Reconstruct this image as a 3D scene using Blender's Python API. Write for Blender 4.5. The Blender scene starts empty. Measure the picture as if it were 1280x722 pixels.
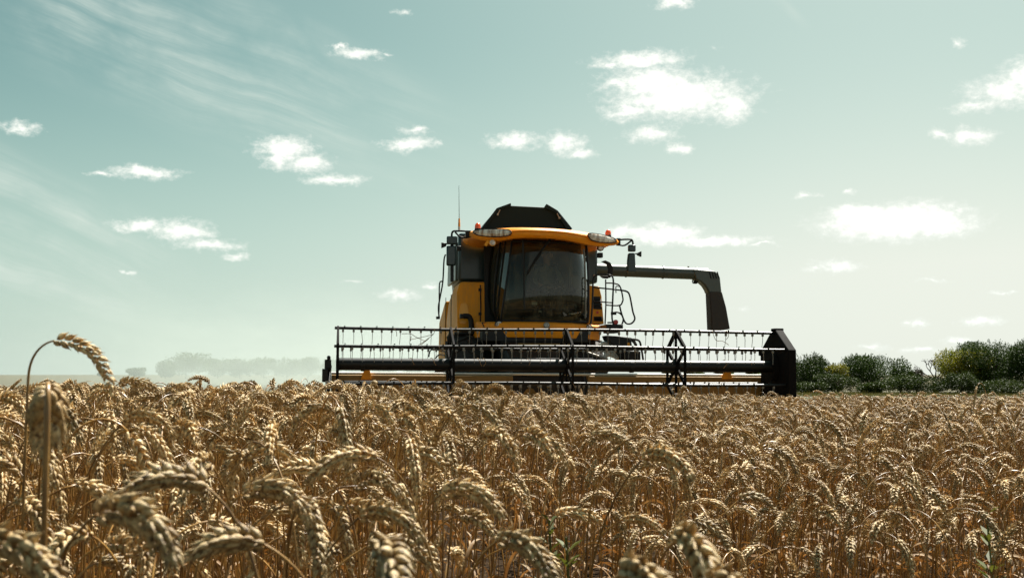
import bpy, bmesh, math, random
import numpy as np
from mathutils import Vector, Matrix, Euler

C = bpy.context.scene
COL = C.collection
R = math.radians
random.seed(7)
rng = np.random.default_rng(7)

# ------------------------------------------------------------------ camera, sky, sun, exposure
F = 1500.0                       # focal length in pixels of a 1280 px wide frame
PITCH = math.atan(107.0 / F)
CAM = Vector((0.0, 0.0, 1.10))
cam_d = bpy.data.cameras.new("camera")
cam = bpy.data.objects.new("camera", cam_d)
COL.objects.link(cam)
cam.location = CAM
cam.rotation_euler = (R(90) + PITCH, 0, 0)
cam_d.sensor_width = 36.0
cam_d.lens = F / 1280.0 * 36.0
cam_d.clip_start = 0.05
cam_d.clip_end = 9000
cam_d.dof.use_dof = True
cam_d.dof.focus_distance = 8.0
cam_d.dof.aperture_fstop = 15.0
C.camera = cam

SUN_EL, SUN_AZ = 57.0, 30.0      # azimuth measured from +Y (view direction) towards +X
SUN_STRENGTH, SKY_STRENGTH, EXPOSURE = 5.0, 0.050, 1.45

C.render.engine = 'CYCLES'
C.view_settings.view_transform = 'Standard'
C.view_settings.look = 'None'
C.view_settings.gamma = 1.0
C.view_settings.exposure = EXPOSURE
C.view_settings.use_curve_mapping = False
C.cycles.max_bounces = 7
C.cycles.diffuse_bounces = 3
C.cycles.transparent_max_bounces = 12
C.cycles.volume_bounces = 1
C.cycles.caustics_reflective = False
C.cycles.caustics_refractive = False

sun_d = bpy.data.lights.new("sun", 'SUN')
sun_d.energy = SUN_STRENGTH
sun_d.angle = R(0.5)
sun_d.color = (1.0, 0.955, 0.86)
sun = bpy.data.objects.new("sun", sun_d)
COL.objects.link(sun)
sdir = Vector((math.sin(R(SUN_AZ)) * math.cos(R(SUN_EL)), math.cos(R(SUN_AZ)) * math.cos(R(SUN_EL)), math.sin(R(SUN_EL))))
sun.rotation_euler = sdir.to_track_quat('Z', 'Y').to_euler()
sun.location = (20, 30, 60)


class NT:
    """tiny helper for node trees"""
    def __init__(s, tree):
        s.t = tree
    def n(s, typ, **kw):
        nd = s.t.nodes.new(typ)
        for k, v in kw.items():
            setattr(nd, k, v)
        return nd
    def put(s, sock, v):
        if isinstance(v, bpy.types.NodeSocket):
            s.t.links.new(v, sock)
        elif v is not None:
            if hasattr(sock, "default_value"):
                dv = sock.default_value
                if hasattr(dv, "__len__") and not isinstance(v, (tuple, list)):
                    v = (v, v, v)
                if hasattr(dv, "__len__") and len(dv) == 4 and len(v) == 3:
                    v = tuple(v) + (1.0,)
                sock.default_value = v
    def math(s, op, a, b=None, c=None, clamp=False):
        nd = s.n("ShaderNodeMath", operation=op, use_clamp=clamp)
        s.put(nd.inputs[0], a); s.put(nd.inputs[1], b); s.put(nd.inputs[2], c)
        return nd.outputs[0]
    def vm(s, op, a, b=None, c=None):
        nd = s.n("ShaderNodeVectorMath", operation=op)
        s.put(nd.inputs[0], a)
        if b is not None: s.put(nd.inputs[1], b)
        if c is not None: s.put(nd.inputs[2], c)
        return nd.outputs["Value"] if op in ("LENGTH", "DOT_PRODUCT", "DISTANCE") else nd.outputs[0]
    def mix(s, f, a, b, blend='MIX'):
        nd = s.n("ShaderNodeMix", data_type='RGBA', blend_type=blend)
        s.put(nd.inputs[0], f); s.put(nd.inputs[6], a); s.put(nd.inputs[7], b)
        return nd.outputs[2]
    def noise(s, vec, scale, detail=3.0, rough=0.5, dist=0.0, color=False):
        nd = s.n("ShaderNodeTexNoise")
        s.put(nd.inputs["Vector"], vec)
        nd.inputs["Scale"].default_value = scale
        nd.inputs["Detail"].default_value = detail
        nd.inputs["Roughness"].default_value = rough
        nd.inputs["Distortion"].default_value = dist
        return nd.outputs["Color"] if color else nd.outputs[0]
    def ss(s, v, lo, hi, a=0.0, b=1.0):
        nd = s.n("ShaderNodeMapRange", interpolation_type='SMOOTHSTEP')
        s.put(nd.inputs[0], v)
        for i, x in enumerate((lo, hi, a, b)):
            s.put(nd.inputs[1 + i], x)
        return nd.outputs[0]
    def xyz(s, x, y, z):
        nd = s.n("ShaderNodeCombineXYZ")
        s.put(nd.inputs[0], x); s.put(nd.inputs[1], y); s.put(nd.inputs[2], z)
        return nd.outputs[0]


def azel(px, py):
    """sky direction (degrees) of a place in the sky"""
    x, z = (px - 640) / F, (361 - py) / F
    d = Vector((x, math.cos(PITCH) - z * math.sin(PITCH), math.sin(PITCH) + z * math.cos(PITCH))).normalized()
    return math.degrees(math.atan2(d.x, d.y)), math.degrees(math.asin(d.z))


def build_sky():
    w = bpy.data.worlds.new("World")
    C.world = w
    w.use_nodes = True
    t = NT(w.node_tree)
    w.node_tree.nodes.clear()
    out = t.n("ShaderNodeOutputWorld")
    bg = t.n("ShaderNodeBackground")
    w.node_tree.links.new(bg.outputs[0], out.inputs[0])
    bg.inputs["Strength"].default_value = SKY_STRENGTH
    sky = t.n("ShaderNodeTexSky", sky_type='NISHITA')
    sky.sun_disc = False
    sky.sun_elevation = R(SUN_EL)
    sky.sun_rotation = R(SUN_AZ)
    sky.altitude = 60
    sky.air_density = 1.0
    sky.dust_density = 2.0
    sky.ozone_density = 1.0
    tc = t.n("ShaderNodeTexCoord")
    sep = t.n("ShaderNodeSeparateXYZ")
    t.put(sep.inputs[0], tc.outputs["Generated"])
    az = t.math('MULTIPLY', t.math('ARCTAN2', sep.outputs[0], sep.outputs[1]), 57.29578)
    el = t.math('MULTIPLY', t.math('ARCSINE', sep.outputs[2]), 57.29578)
    P = t.xyz(az, el, 0.0)
    # thin summer air: a teal upper sky that pales to milky green-white low down and towards the sun
    col = t.mix(0.55, sky.outputs[0], t.mix(1.0, t.n("ShaderNodeRGBToBW").outputs[0], (0.80, 1.06, 0.98), 'MULTIPLY'))
    bw = [n for n in w.node_tree.nodes if n.type == 'RGBTOBW'][0]
    t.put(bw.inputs[0], sky.outputs[0])
    col = t.mix(1.0, col, (0.58, 0.78, 0.70), 'MULTIPLY')
    towards = t.ss(az, -28.0, 22.0)
    low = t.ss(el, 16.5, -3.0)
    air = t.math('ADD', t.math('MULTIPLY', low, 0.86), t.math('MULTIPLY', towards, 0.46), clamp=True)
    air = t.math('MULTIPLY', air, t.ss(el, 60.0, 14.0))
    hz = t.mix(towards, (5.5, 6.55, 6.05), (7.2, 7.45, 6.9))
    col = t.mix(t.math('MULTIPLY', air, 0.95), col, hz)
    # high cirrus: two fans of fibres
    def cirrus(p0, p1, width, seed, k):
        a0, e0 = azel(*p0); a1, e1 = azel(*p1)
        L = math.hypot(a1 - a0, e1 - e0)
        ux, uy = (a1 - a0) / L, (e1 - e0) / L
        rel = t.vm('SUBTRACT', P, (a0, e0, 0.0))
        u = t.vm('DOT_PRODUCT', rel, (ux, uy, 0.0))
        v = t.vm('DOT_PRODUCT', rel, (-uy, ux, 0.0))
        warp = t.math('MULTIPLY', t.math('SUBTRACT', t.noise(t.xyz(t.math('MULTIPLY', u, 0.12), t.math('MULTIPLY', v, 0.18), seed), 1.0, 2.0), 0.5), 1.5)
        v2 = t.math('ADD', v, warp)
        fib = t.noise(t.xyz(t.math('MULTIPLY', u, 0.045), t.math('MULTIPLY', v2, 0.60), seed + 3.0), 1.0, 7.0, 0.66)
        body = t.noise(t.xyz(t.math('MULTIPLY', u, 0.22), t.math('MULTIPLY', v2, 0.33), seed + 9.0), 1.0, 4.0, 0.6)
        m = t.ss(t.math('ABSOLUTE', v2), width, width * 0.1)
        m = t.math('MULTIPLY', m, t.ss(u, L * 1.08, L * 0.5))
        m = t.math('MULTIPLY', m, t.ss(u, -3.5, 2.0))
        f = t.math('MULTIPLY', t.ss(fib, 0.30, 0.80), t.ss(body, 0.25, 0.65))
        return t.math('MULTIPLY', t.math('MULTIPLY', m, f), k)
    ci = t.math('MAXIMUM', cirrus((60, 0), (590, 195), 4.2, 1.0, 1.0), cirrus((-60, 235), (250, 375), 3.2, 5.0, 1.0))
    ci = t.math('MAXIMUM', ci, cirrus((-80, 300), (230, 400), 2.3, 15.0, 0.95))
    ci = t.math('MAXIMUM', ci, cirrus((960, -10), (1015, 40), 0.35, 11.0, 0.5))
    col = t.mix(ci, col, (6.2, 6.9, 6.4))
    # fair-weather cumulus, each a few puffs in the sky
    puffs = [
        (450, 67, 40, 9, .95), (425, 60, 16, 6, .9), (487, 68, 12, 5, .7),
        (355, 187, 38, 15, 1.15), (385, 203, 30, 15, 1.05), (420, 224, 40, 8, 1.05), (350, 200, 22, 14, 1.),
        (180, 216, 44, 9, 1.05), (128, 218, 22, 5, .7),
        (180, 283, 40, 9, 1.0), (225, 288, 40, 14, 1.1), (262, 305, 44, 10, .95), (295, 320, 26, 7, .75),
        (26, 160, 34, 11, .80),
        (512, 180, 34, 10, 1.05), (520, 163, 26, 8, .8), (545, 178, 14, 6, .7),
        (642, 176, 34, 12, 1.05), (620, 182, 16, 8, .8), (705, 180, 30, 16, 1.0), (725, 192, 22, 8, 1.0),
        (800, 76, 60, 14, 1.05), (760, 82, 30, 7, .9), (820, 105, 66, 24, 1.15), (850, 122, 82, 26, 1.25), (915, 132, 28, 22, 1.1), (785, 138, 36, 16, 1.),
        (815, 168, 34, 12, 1.0), (850, 186, 20, 9, 1.0), (775, 105, 24, 10, .9),
        (1262, 112, 58, 24, .95), (1285, 100, 30, 26, 1.1), (1218, 135, 44, 12, .75), (1212, 171, 30, 12, 1.0), (1174, 168, 17, 7, .9),
        (1120, 277, 68, 17, 1.6), (1070, 266, 34, 10, 1.3), (1172, 286, 36, 10, 1.4), (1010, 243, 22, 6, .8), (1064, 240, 12, 6, .8),
        (828, 293, 40, 11, 1.5), (890, 300, 56, 6, 1.35), (950, 305, 30, 3, .9), (780, 292, 30, 12, 1.),
        (1046, 333, 42, 11, .85), (1015, 338, 20, 6, .7),
        (1225, 400, 28, 7, .95), (1148, 405, 16, 6, .95), (1090, 432, 30, 6, .8), (1150, 437, 36, 6, .8), (1250, 365, 22, 4, .8), (1165, 350, 26, 4, .7),
        (500, 368, 40, 12, .75), (535, 358, 18, 8, .75), (1200, 425, 26, 6, .8), (440, 352, 26, 5, .45),
        (845, 4, 30, 9, .95), (895, 60, 16, 10, .45), (925, 385, 16, 6, .7), (160, 340, 14, 4, .7), (505, 15, 22, 8, .5), (1200, 55, 18, 10, .6),
    ]
    wn = t.n("ShaderNodeVectorMath", operation='MULTIPLY_ADD')
    t.put(wn.inputs[0], t.vm('SUBTRACT', t.noise(t.vm('MULTIPLY', P, (0.75, 1.0, 1.0)), 1.3, 4.0, 0.6, color=True), (0.5, 0.5, 0.5)))
    wn.inputs[1].default_value = (1.5, 0.8, 0.0)
    t.put(wn.inputs[2], P)
    PW = wn.outputs[0]
    best = None
    for px, py, rx, ry, a in puffs:
        ca, ce = azel(px, py)
        ra, re = rx / 26.18, ry / 26.18
        nd = t.n("ShaderNodeVectorMath", operation='MULTIPLY_ADD')
        t.put(nd.inputs[0], PW)
        nd.inputs[1].default_value = (1 / ra, 1 / re, 0)
        nd.inputs[2].default_value = (-ca / ra, -ce / re, 0)
        v = t.math('SUBTRACT', a, t.vm('LENGTH', nd.outputs[0]))
        best = v if best is None else t.math('MAXIMUM', best, v)
    fb = t.noise(t.vm('MULTIPLY', P, (1.0, 1.5, 1.0)), 2.1, 8.0, 0.66)
    dens = t.math('ADD', best, t.math('MULTIPLY', t.math('SUBTRACT', fb, 0.5), 1.7))
    alpha = t.ss(dens, -0.18, 0.80)
    core = t.ss(dens, 0.25, 0.9)
    ccol = t.mix(core, (7.6, 8.0, 7.6), (9.2, 9.4, 9.0))
    # the grey-bottomed lens cloud
    under = t.math('MULTIPLY', t.ss(dens, 0.75, 1.35), 0.10)
    ccol = t.mix(under, ccol, (5.6, 5.9, 5.5))
    col = t.mix(t.math('MULTIPLY', alpha, 0.96), col, ccol)
    t.put(bg.inputs[0], t.mix(1.0, col, (0.89, 0.89, 0.865), 'MULTIPLY'))
    w.cycles.sampling_method = 'MANUAL'
    w.cycles.sample_map_resolution = 512

build_sky()

# ------------------------------------------------------------------ helpers
def tag(o, label=None, cat=None, group=None, kind=None):
    if label: o["label"] = label
    if cat: o["category"] = cat
    if group: o["group"] = group
    if kind: o["kind"] = kind
    return o

def empty(name, loc=(0, 0, 0), rz=0.0):
    o = bpy.data.objects.new(name, None)
    o.empty_display_size = 0.1
    o.location = loc
    o.rotation_euler = (0, 0, rz)
    COL.objects.link(o)
    return o

def link_mesh(name, me, parent=None, loc=(0, 0, 0)):
    o = bpy.data.objects.new(name, me)
    o.location = loc
    COL.objects.link(o)
    if parent is not None:
        o.parent = parent
    return o

def V(*a):
    return Vector(a)

class MB:
    def __init__(s):
        s.v, s.f = [], []
    def add(s, vs, fs):
        k = len(s.v)
        s.v.extend([tuple(x) for x in vs])
        s.f.extend([tuple(i + k for i in f) for f in fs])
        return s
    def box(s, c, size, rot=None):
        hx, hy, hz = size[0] / 2, size[1] / 2, size[2] / 2
        vs = [Vector((x * hx, y * hy, z * hz)) for x in (-1, 1) for y in (-1, 1) for z in (-1, 1)]
        if rot is not None:
            m = Euler(rot).to_matrix()
            vs = [m @ q for q in vs]
        c = Vector(c)
        return s.add([q + c for q in vs], [(0, 1, 3, 2), (4, 6, 7, 5), (0, 4, 5, 1), (2, 3, 7, 6), (0, 2, 6, 4), (1, 5, 7, 3)])
    def prism(s, pts, vec):
        n = len(pts)
        vec = Vector(vec)
        vs = [Vector(p) for p in pts] + [Vector(p) + vec for p in pts]
        fs = [tuple(range(n)), tuple(range(2 * n - 1, n - 1, -1))]
        fs += [(i, (i + 1) % n, n + (i + 1) % n, n + i) for i in range(n)]
        return s.add(vs, fs)
    def bar(s, a, b, w, h, up=(0, 0, 1)):
        a, b = Vector(a), Vector(b)
        d = (b - a).normalized()
        up = Vector(up)
        x = d.cross(up)
        if x.length < 1e-4: x = d.cross(Vector((1, 0, 0)))
        x.normalize()
        z = x.cross(d)
        q = [a - x * w / 2 - z * h / 2, a + x * w / 2 - z * h / 2, a + x * w / 2 + z * h / 2, a - x * w / 2 + z * h / 2]
        return s.prism(q, b - a)
    def tube(s, pts, r, n=8, closed=False):
        pts = [Vector(p) for p in pts]
        m = len(pts)
        rs = r if isinstance(r, (list, tuple)) else [r] * m
        def tan(i):
            if closed: return (pts[(i + 1) % m] - pts[i - 1]).normalized()
            return (pts[min(i + 1, m - 1)] - pts[max(i - 1, 0)]).normalized()
        t0 = tan(0)
        nrm = t0.cross(Vector((0, 0, 1)))
        if nrm.length < 1e-3: nrm = t0.cross(Vector((1, 0, 0)))
        nrm.normalize()
        vs, fs = [], []
        for i in range(m):
            t = tan(i)
            nrm = (nrm - t * nrm.dot(t)).normalized()
            b = t.cross(nrm)
            for k in range(n):
                a = 2 * math.pi * k / n
                vs.append(pts[i] + (nrm * math.cos(a) + b * math.sin(a)) * rs[i])
        for i in range(m if closed else m - 1):
            j = (i + 1) % m
            for k in range(n):
                fs.append((i * n + k, i * n + (k + 1) % n, j * n + (k + 1) % n, j * n + k))
        if not closed:
            fs.append(tuple(range(n - 1, -1, -1)))
            fs.append(tuple((m - 1) * n + k for k in range(n)))
        return s.add(vs, fs)
    def lathe(s, c, axis, prof, n=24):
        """prof: list of (t along the axis, radius)"""
        c, ax = Vector(c), Vector(axis).normalized()
        x = ax.orthogonal().normalized()
        y = ax.cross(x)
        vs, fs = [], []
        for t, r in prof:
            for k in range(n):
                a = 2 * math.pi * k / n
                vs.append(c + ax * t + (x * math.cos(a) + y * math.sin(a)) * r)
        m = len(prof)
        for i in range(m - 1):
            for k in range(n):
                fs.append((i * n + k, i * n + (k + 1) % n, (i + 1) * n + (k + 1) % n, (i + 1) * n + k))
        fs.append(tuple(range(n - 1, -1, -1)))
        fs.append(tuple((m - 1) * n + k for k in range(n)))
        return s.add(vs, fs)
    def loft(s, rings, cap=True):
        n = len(rings[0])
        vs = [p for r in rings for p in r]
        fs = []
        for i in range(len(rings) - 1):
            for k in range(n):
                fs.append((i * n + k, i * n + (k + 1) % n, (i + 1) * n + (k + 1) % n, (i + 1) * n + k))
        if cap:
            fs.append(tuple(range(n - 1, -1, -1)))
            fs.append(tuple((len(rings) - 1) * n + k for k in range(n)))
        return s.add(vs, fs)
    def grid(s, rows):
        n = len(rows[0])
        vs = [p for r in rows for p in r]
        fs = [(i * n + k, i * n + k + 1, (i + 1) * n + k + 1, (i + 1) * n + k) for i in range(len(rows) - 1) for k in range(n - 1)]
        return s.add(vs, fs)
    def ball(s, c, r, n=12, m=8):
        c = Vector(c)
        r = r if isinstance(r, (tuple, list)) else (r, r, r)
        rings = []
        for i in range(m + 1):
            th = math.pi * i / m
            q = max(math.sin(th), 0.02)
            rings.append([c + Vector((r[0] * q * math.cos(2 * math.pi * k / n), r[1] * q * math.sin(2 * math.pi * k / n), -r[2] * math.cos(th))) for k in range(n)])
        return s.loft(rings)
    def mesh(s, name, mat, sharp=35):
        me = bpy.data.meshes.new(name)
        me.from_pydata(s.v, [], s.f)
        bm = bmesh.new(); bm.from_mesh(me)
        bmesh.ops.recalc_face_normals(bm, faces=bm.faces)
        bm.to_mesh(me); bm.free()
        if mat: me.materials.append(mat)
        me.polygons.foreach_set("use_smooth", [True] * len(me.polygons))
        me.set_sharp_from_angle(angle=R(sharp))
        return me
    def build(s, name, mat, parent=None, bevel=0.0, sharp=35, solid=0.0):
        o = link_mesh(name, s.mesh(name, mat, sharp), parent)
        if solid:
            m = o.modifiers.new("solid", 'SOLIDIFY'); m.thickness = solid; m.offset = 0
        if bevel:
            m = o.modifiers.new("bevel", 'BEVEL'); m.width = bevel; m.segments = 2; m.limit_method = 'ANGLE'; m.angle_limit = R(40)
            m.harden_normals = False
        return o

def smooth_path(pts, k=6, closed=False):
    """Catmull-Rom through pts"""
    pts = [Vector(p) for p in pts]
    m = len(pts)
    out = []
    for i in range(m if closed else m - 1):
        p = [pts[(i + j) % m] if closed else pts[min(max(i + j, 0), m - 1)] for j in (-1, 0, 1, 2)]
        for q in range(k):
            t = q / k
            out.append(0.5 * ((2 * p[1]) + (p[2] - p[0]) * t + (2 * p[0] - 5 * p[1] + 4 * p[2] - p[3]) * t * t + (3 * p[1] - p[0] - 3 * p[2] + p[3]) * t ** 3))
    if not closed: out.append(pts[-1])
    return out

# ------------------------------------------------------------------ materials
def material(name, build):
    m = bpy.data.materials.new(name)
    m.use_nodes = True
    t = NT(m.node_tree)
    b = m.node_tree.nodes["Principled BSDF"]
    build(t, b)
    return m

def paint(name, col, rough=0.4, metal=0.0, dirt=0.35, dirt_col=(0.30, 0.22, 0.13), scale=2.2, spec=0.5, coat=0.0):
    def f(t, b):
        tc = t.n("ShaderNodeTexCoord").outputs["Object"]
        n1 = t.noise(tc, scale, 5.0, 0.65)
        n2 = t.noise(t.vm('MULTIPLY', tc, (9.0, 9.0, 1.6)), scale, 4.0, 0.6)
        d = t.math('MULTIPLY', t.ss(t.math('MULTIPLY_ADD', n2, 0.45, t.math('MULTIPLY', n1, 0.6)), 0.40, 0.75), dirt)
        t.put(b.inputs["Base Color"], t.mix(d, col, dirt_col))
        t.put(b.inputs["Roughness"], t.math('MULTIPLY_ADD', d, 0.5, rough, clamp=True))
        b.inputs["Metallic"].default_value = metal
        b.inputs["Specular IOR Level"].default_value = spec
        b.inputs["Coat Weight"].default_value = coat
        bp = t.n("ShaderNodeBump"); bp.inputs["Strength"].default_value = 0.12; bp.inputs["Distance"].default_value = 0.01
        t.put(bp.inputs["Height"], n1)
        t.put(b.inputs["Normal"], bp.outputs[0])
    return material(name, f)

M_yellow = paint("yellow_paint", (0.84, 0.325, 0.012), 0.48, dirt=0.42, dirt_col=(0.36, 0.20, 0.085), spec=0.25)
M_orange = paint("orange_yellow_paint", (0.88, 0.29, 0.008), 0.42, dirt=0.22, dirt_col=(0.25, 0.14, 0.05), spec=0.25)
M_litpatch = paint("sunlit_patch_paint", (0.85, 0.36, 0.01), 0.3, dirt=0.1)  # yellow for the sunlit patch painted on the corner panel
M_dusty_yellow = paint("dusty_yellow_sheet", (0.24, 0.135, 0.03), 0.65, dirt=0.6, dirt_col=(0.22, 0.15, 0.08))
M_teal = paint("dark_teal_paint", (0.004, 0.021, 0.027), 0.32, dirt=0.10, dirt_col=(0.10, 0.11, 0.10), coat=0.1)
M_black = paint("black_paint", (0.006, 0.006, 0.007), 0.5, dirt=0.14, dirt_col=(0.06, 0.045, 0.035), spec=0.3)
M_matte = paint("matte_black_sheet", (0.006, 0.005, 0.005), 0.85, dirt=0.1, dirt_col=(0.03, 0.02, 0.015), spec=0.12)
M_blacktube = paint("glossy_black_tube", (0.005, 0.006, 0.007), 0.42, dirt=0.08, dirt_col=(0.05, 0.04, 0.03), spec=0.3)
M_cover = paint("dark_green_sheet", (0.001, 0.010, 0.012), 0.6, dirt=0.03, dirt_col=(0.03, 0.035, 0.03), spec=0.2)
M_rubber = paint("rubber", (0.018, 0.016, 0.015), 0.75, dirt=0.4, dirt_col=(0.10, 0.075, 0.05))
M_auger = paint("grey_green_tube_paint", (0.045, 0.056, 0.046), 0.36, dirt=0.2, dirt_col=(0.12, 0.10, 0.08), coat=0.1)
M_spout = paint("brown_black_rubber", (0.030, 0.020, 0.016), 0.7, dirt=0.25, dirt_col=(0.09, 0.06, 0.045))
M_steel = paint("worn_steel", (0.26, 0.25, 0.23), 0.5, metal=0.6, dirt=0.35, dirt_col=(0.2, 0.15, 0.1))
M_white = paint("white_plastic_and_lit_edge", (0.72, 0.70, 0.66), 0.5, dirt=0.3, dirt_col=(0.4, 0.33, 0.22))
M_seat = paint("dark_seat_cloth", (0.035, 0.035, 0.04), 0.9, dirt=0.1)
M_inside = paint("dark_cab_lining", (0.018, 0.019, 0.017), 0.8, dirt=0.3, dirt_col=(0.05, 0.05, 0.04))

def f_lens(t, b):
    tc = t.n("ShaderNodeTexCoord").outputs["Object"]
    n = t.noise(t.vm('MULTIPLY', tc, (16.0, 16.0, 5.0)), 1.0, 3.0, 0.6)
    t.put(b.inputs["Base Color"], t.mix(t.ss(n, 0.35, 0.65), (0.28, 0.16, 0.10), (0.80, 0.74, 0.66)))
    b.inputs["Roughness"].default_value = 0.12
    b.inputs["Coat Weight"].default_value = 0.8
M_lens = material("lamp_lens", f_lens)

def f_amber(t, b):
    b.inputs["Base Color"].default_value = (0.80, 0.13, 0.02, 1)
    b.inputs["Roughness"].default_value = 0.25
    b.inputs["Transmission Weight"].default_value = 0.4
    b.inputs["Coat Weight"].default_value = 0.5
M_amber = material("amber_plastic", f_amber)
def f_red(t, b):
    b.inputs["Base Color"].default_value = (0.50, 0.03, 0.02, 1); b.inputs["Roughness"].default_value = 0.3
M_red = material("red_plastic", f_red)

def f_glass(t, b):
    tree = t.t
    out = [n for n in tree.nodes if n.type == 'OUTPUT_MATERIAL'][0]
    tr = t.n("ShaderNodeBsdfTransparent"); tr.inputs[0].default_value = (0.42, 0.45, 0.38, 1)
    gl = t.n("ShaderNodeBsdfGlossy"); gl.inputs["Roughness"].default_value = 0.04; gl.inputs[0].default_value = (0.9, 0.95, 0.95, 1)
    fr = t.n("ShaderNodeFresnel"); fr.inputs[0].default_value = 1.5
    mx = t.n("ShaderNodeMixShader")
    t.put(mx.inputs[0], t.math('MULTIPLY', fr.outputs[0], 0.9))
    t.put(mx.inputs[1], tr.outputs[0]); t.put(mx.inputs[2], gl.outputs[0])
    df = t.n("ShaderNodeBsdfDiffuse"); df.inputs[0].default_value = (0.34, 0.30, 0.20, 1)
    tc = t.n("ShaderNodeTexCoord").outputs["Object"]
    sm = t.math('MULTIPLY_ADD', t.noise(t.vm('MULTIPLY', tc, (7.0, 7.0, 1.6)), 1.0, 5.0, 0.65), 0.5, t.math('MULTIPLY', t.noise(tc, 5.0, 5.0, 0.7), 0.5))
    m2 = t.n("ShaderNodeMixShader")
    t.put(m2.inputs[0], t.ss(sm, 0.38, 0.75, 0.015, 0.22))
    t.put(m2.inputs[1], mx.outputs[0]); t.put(m2.inputs[2], df.outputs[0])
    t.put(out.inputs[0], m2.outputs[0])
M_glass = material("tinted_cab_glass", f_glass)
M_darkglass = material("dark_cab_glass", f_glass)
[n for n in M_darkglass.node_tree.nodes if n.type == 'BSDF_TRANSPARENT'][0].inputs[0].default_value = (0.10, 0.12, 0.11, 1)
def f_mirror(t, b):
    b.inputs["Base Color"].default_value = (0.8, 0.8, 0.8, 1); b.inputs["Metallic"].default_value = 1; b.inputs["Roughness"].default_value = 0.03
M_mirror = material("mirror_glass", f_mirror)

def leafy(name, cols, transl=0.35, tcol=None, rough=0.55, spec=0.25, bump=0.0, scale=60.0, per_face=True, gain=(0.70, 1.25)):
    """plant tissue: diffuse + a share of light let through; colours vary per plant and along it"""
    def f(t, b):
        tree = t.t
        out = [n for n in tree.nodes if n.type == 'OUTPUT_MATERIAL'][0]
        oi = t.n("ShaderNodeObjectInfo").outputs["Random"]
        geo = t.n("ShaderNodeNewGeometry")
        tc = t.n("ShaderNodeTexCoord").outputs["Object"]
        rnd = geo.outputs["Random Per Island"] if per_face else oi
        c = t.mix(rnd, cols[0], cols[1])
        n = t.noise(tc, scale, 3.0, 0.6)
        c = t.mix(t.ss(n, 0.38, 0.72), c, cols[2])
        c = t.mix(1.0, c, t.math('MULTIPLY_ADD', oi, gain[1] - gain[0], gain[0]), 'MULTIPLY')
        t.put(b.inputs["Base Color"], c)
        b.inputs["Roughness"].default_value = rough
        b.inputs["Specular IOR Level"].default_value = spec
        if bump:
            bp = t.n("ShaderNodeBump"); bp.inputs["Strength"].default_value = bump; bp.inputs["Distance"].default_value = 0.0012
            t.put(bp.inputs["Height"], t.noise(tc, 750.0, 3.0, 0.7)); t.put(b.inputs["Normal"], bp.outputs[0])
        tl = t.n("ShaderNodeBsdfTranslucent")
        t.put(tl.inputs[0], t.mix(1.0, c, tcol or (1.0, 1.0, 1.0), 'MULTIPLY'))
        mx = t.n("ShaderNodeMixShader"); mx.inputs[0].default_value = transl
        t.put(mx.inputs[1], b.outputs[0]); t.put(mx.inputs[2], tl.outputs[0])
        t.put(out.inputs[0], mx.outputs[0])
    return material(name, f)

M_ear = leafy("ripe_ear", ((0.45, 0.285, 0.110), (0.84, 0.64, 0.34), (0.10, 0.048, 0.014)), 0.11, (1.25, 0.78, 0.34), 0.48, 0.4, scale=220.0, bump=0.7)
M_stem = leafy("straw_stem", ((0.36, 0.195, 0.050), (0.36, 0.195, 0.050), (0.11, 0.048, 0.012)), 0.06, (1.1, 0.78, 0.4), 0.35, 0.5, scale=14.0, per_face=False, gain=(0.6, 1.35))
M_blade = leafy("withered_blade", ((0.22, 0.13, 0.055), (0.17, 0.09, 0.035), (0.38, 0.26, 0.13)), 0.2, (1.15, 0.8, 0.45), 0.6, 0.2, scale=30.0, per_face=False)
M_weed = leafy("weed_green", ((0.075, 0.095, 0.026), (0.13, 0.145, 0.045), (0.11, 0.105, 0.03)), 0.25, (1.1, 1.1, 0.5), scale=30.0)
M_leafdark = leafy("hedge_leaf", ((0.020, 0.037, 0.009), (0.062, 0.088, 0.020), (0.036, 0.056, 0.013)), 0.13, (1.1, 1.3, 0.6), 0.6, 0.15, scale=0.8, gain=(0.85, 1.15))
M_leafyellow = leafy("yellow_green_leaf", ((0.13, 0.135, 0.022), (0.23, 0.20, 0.035), (0.10, 0.12, 0.025)), 0.40, (1.1, 1.1, 0.5), 0.5, 0.3, scale=0.8, gain=(0.85, 1.15))
M_leafscrub = leafy("scrub_leaf", ((0.020, 0.038, 0.008), (0.060, 0.078, 0.016), (0.034, 0.048, 0.010)), 0.15, (1.1, 1.2, 0.6), 0.6, 0.2, scale=0.9, gain=(0.85, 1.15))
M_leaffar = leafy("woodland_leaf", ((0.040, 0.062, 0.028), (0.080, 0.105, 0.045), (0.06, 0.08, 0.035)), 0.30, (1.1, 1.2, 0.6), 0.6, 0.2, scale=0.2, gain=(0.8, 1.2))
M_grass = leafy("verge_grass", ((0.06, 0.06, 0.02), (0.12, 0.105, 0.04), (0.09, 0.078, 0.03)), 0.25, (1.1, 1.1, 0.5), scale=0.5)
M_bark = paint("bark", (0.075, 0.052, 0.038), 0.9, dirt=0.4, dirt_col=(0.03, 0.022, 0.016), scale=3.0)

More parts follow.
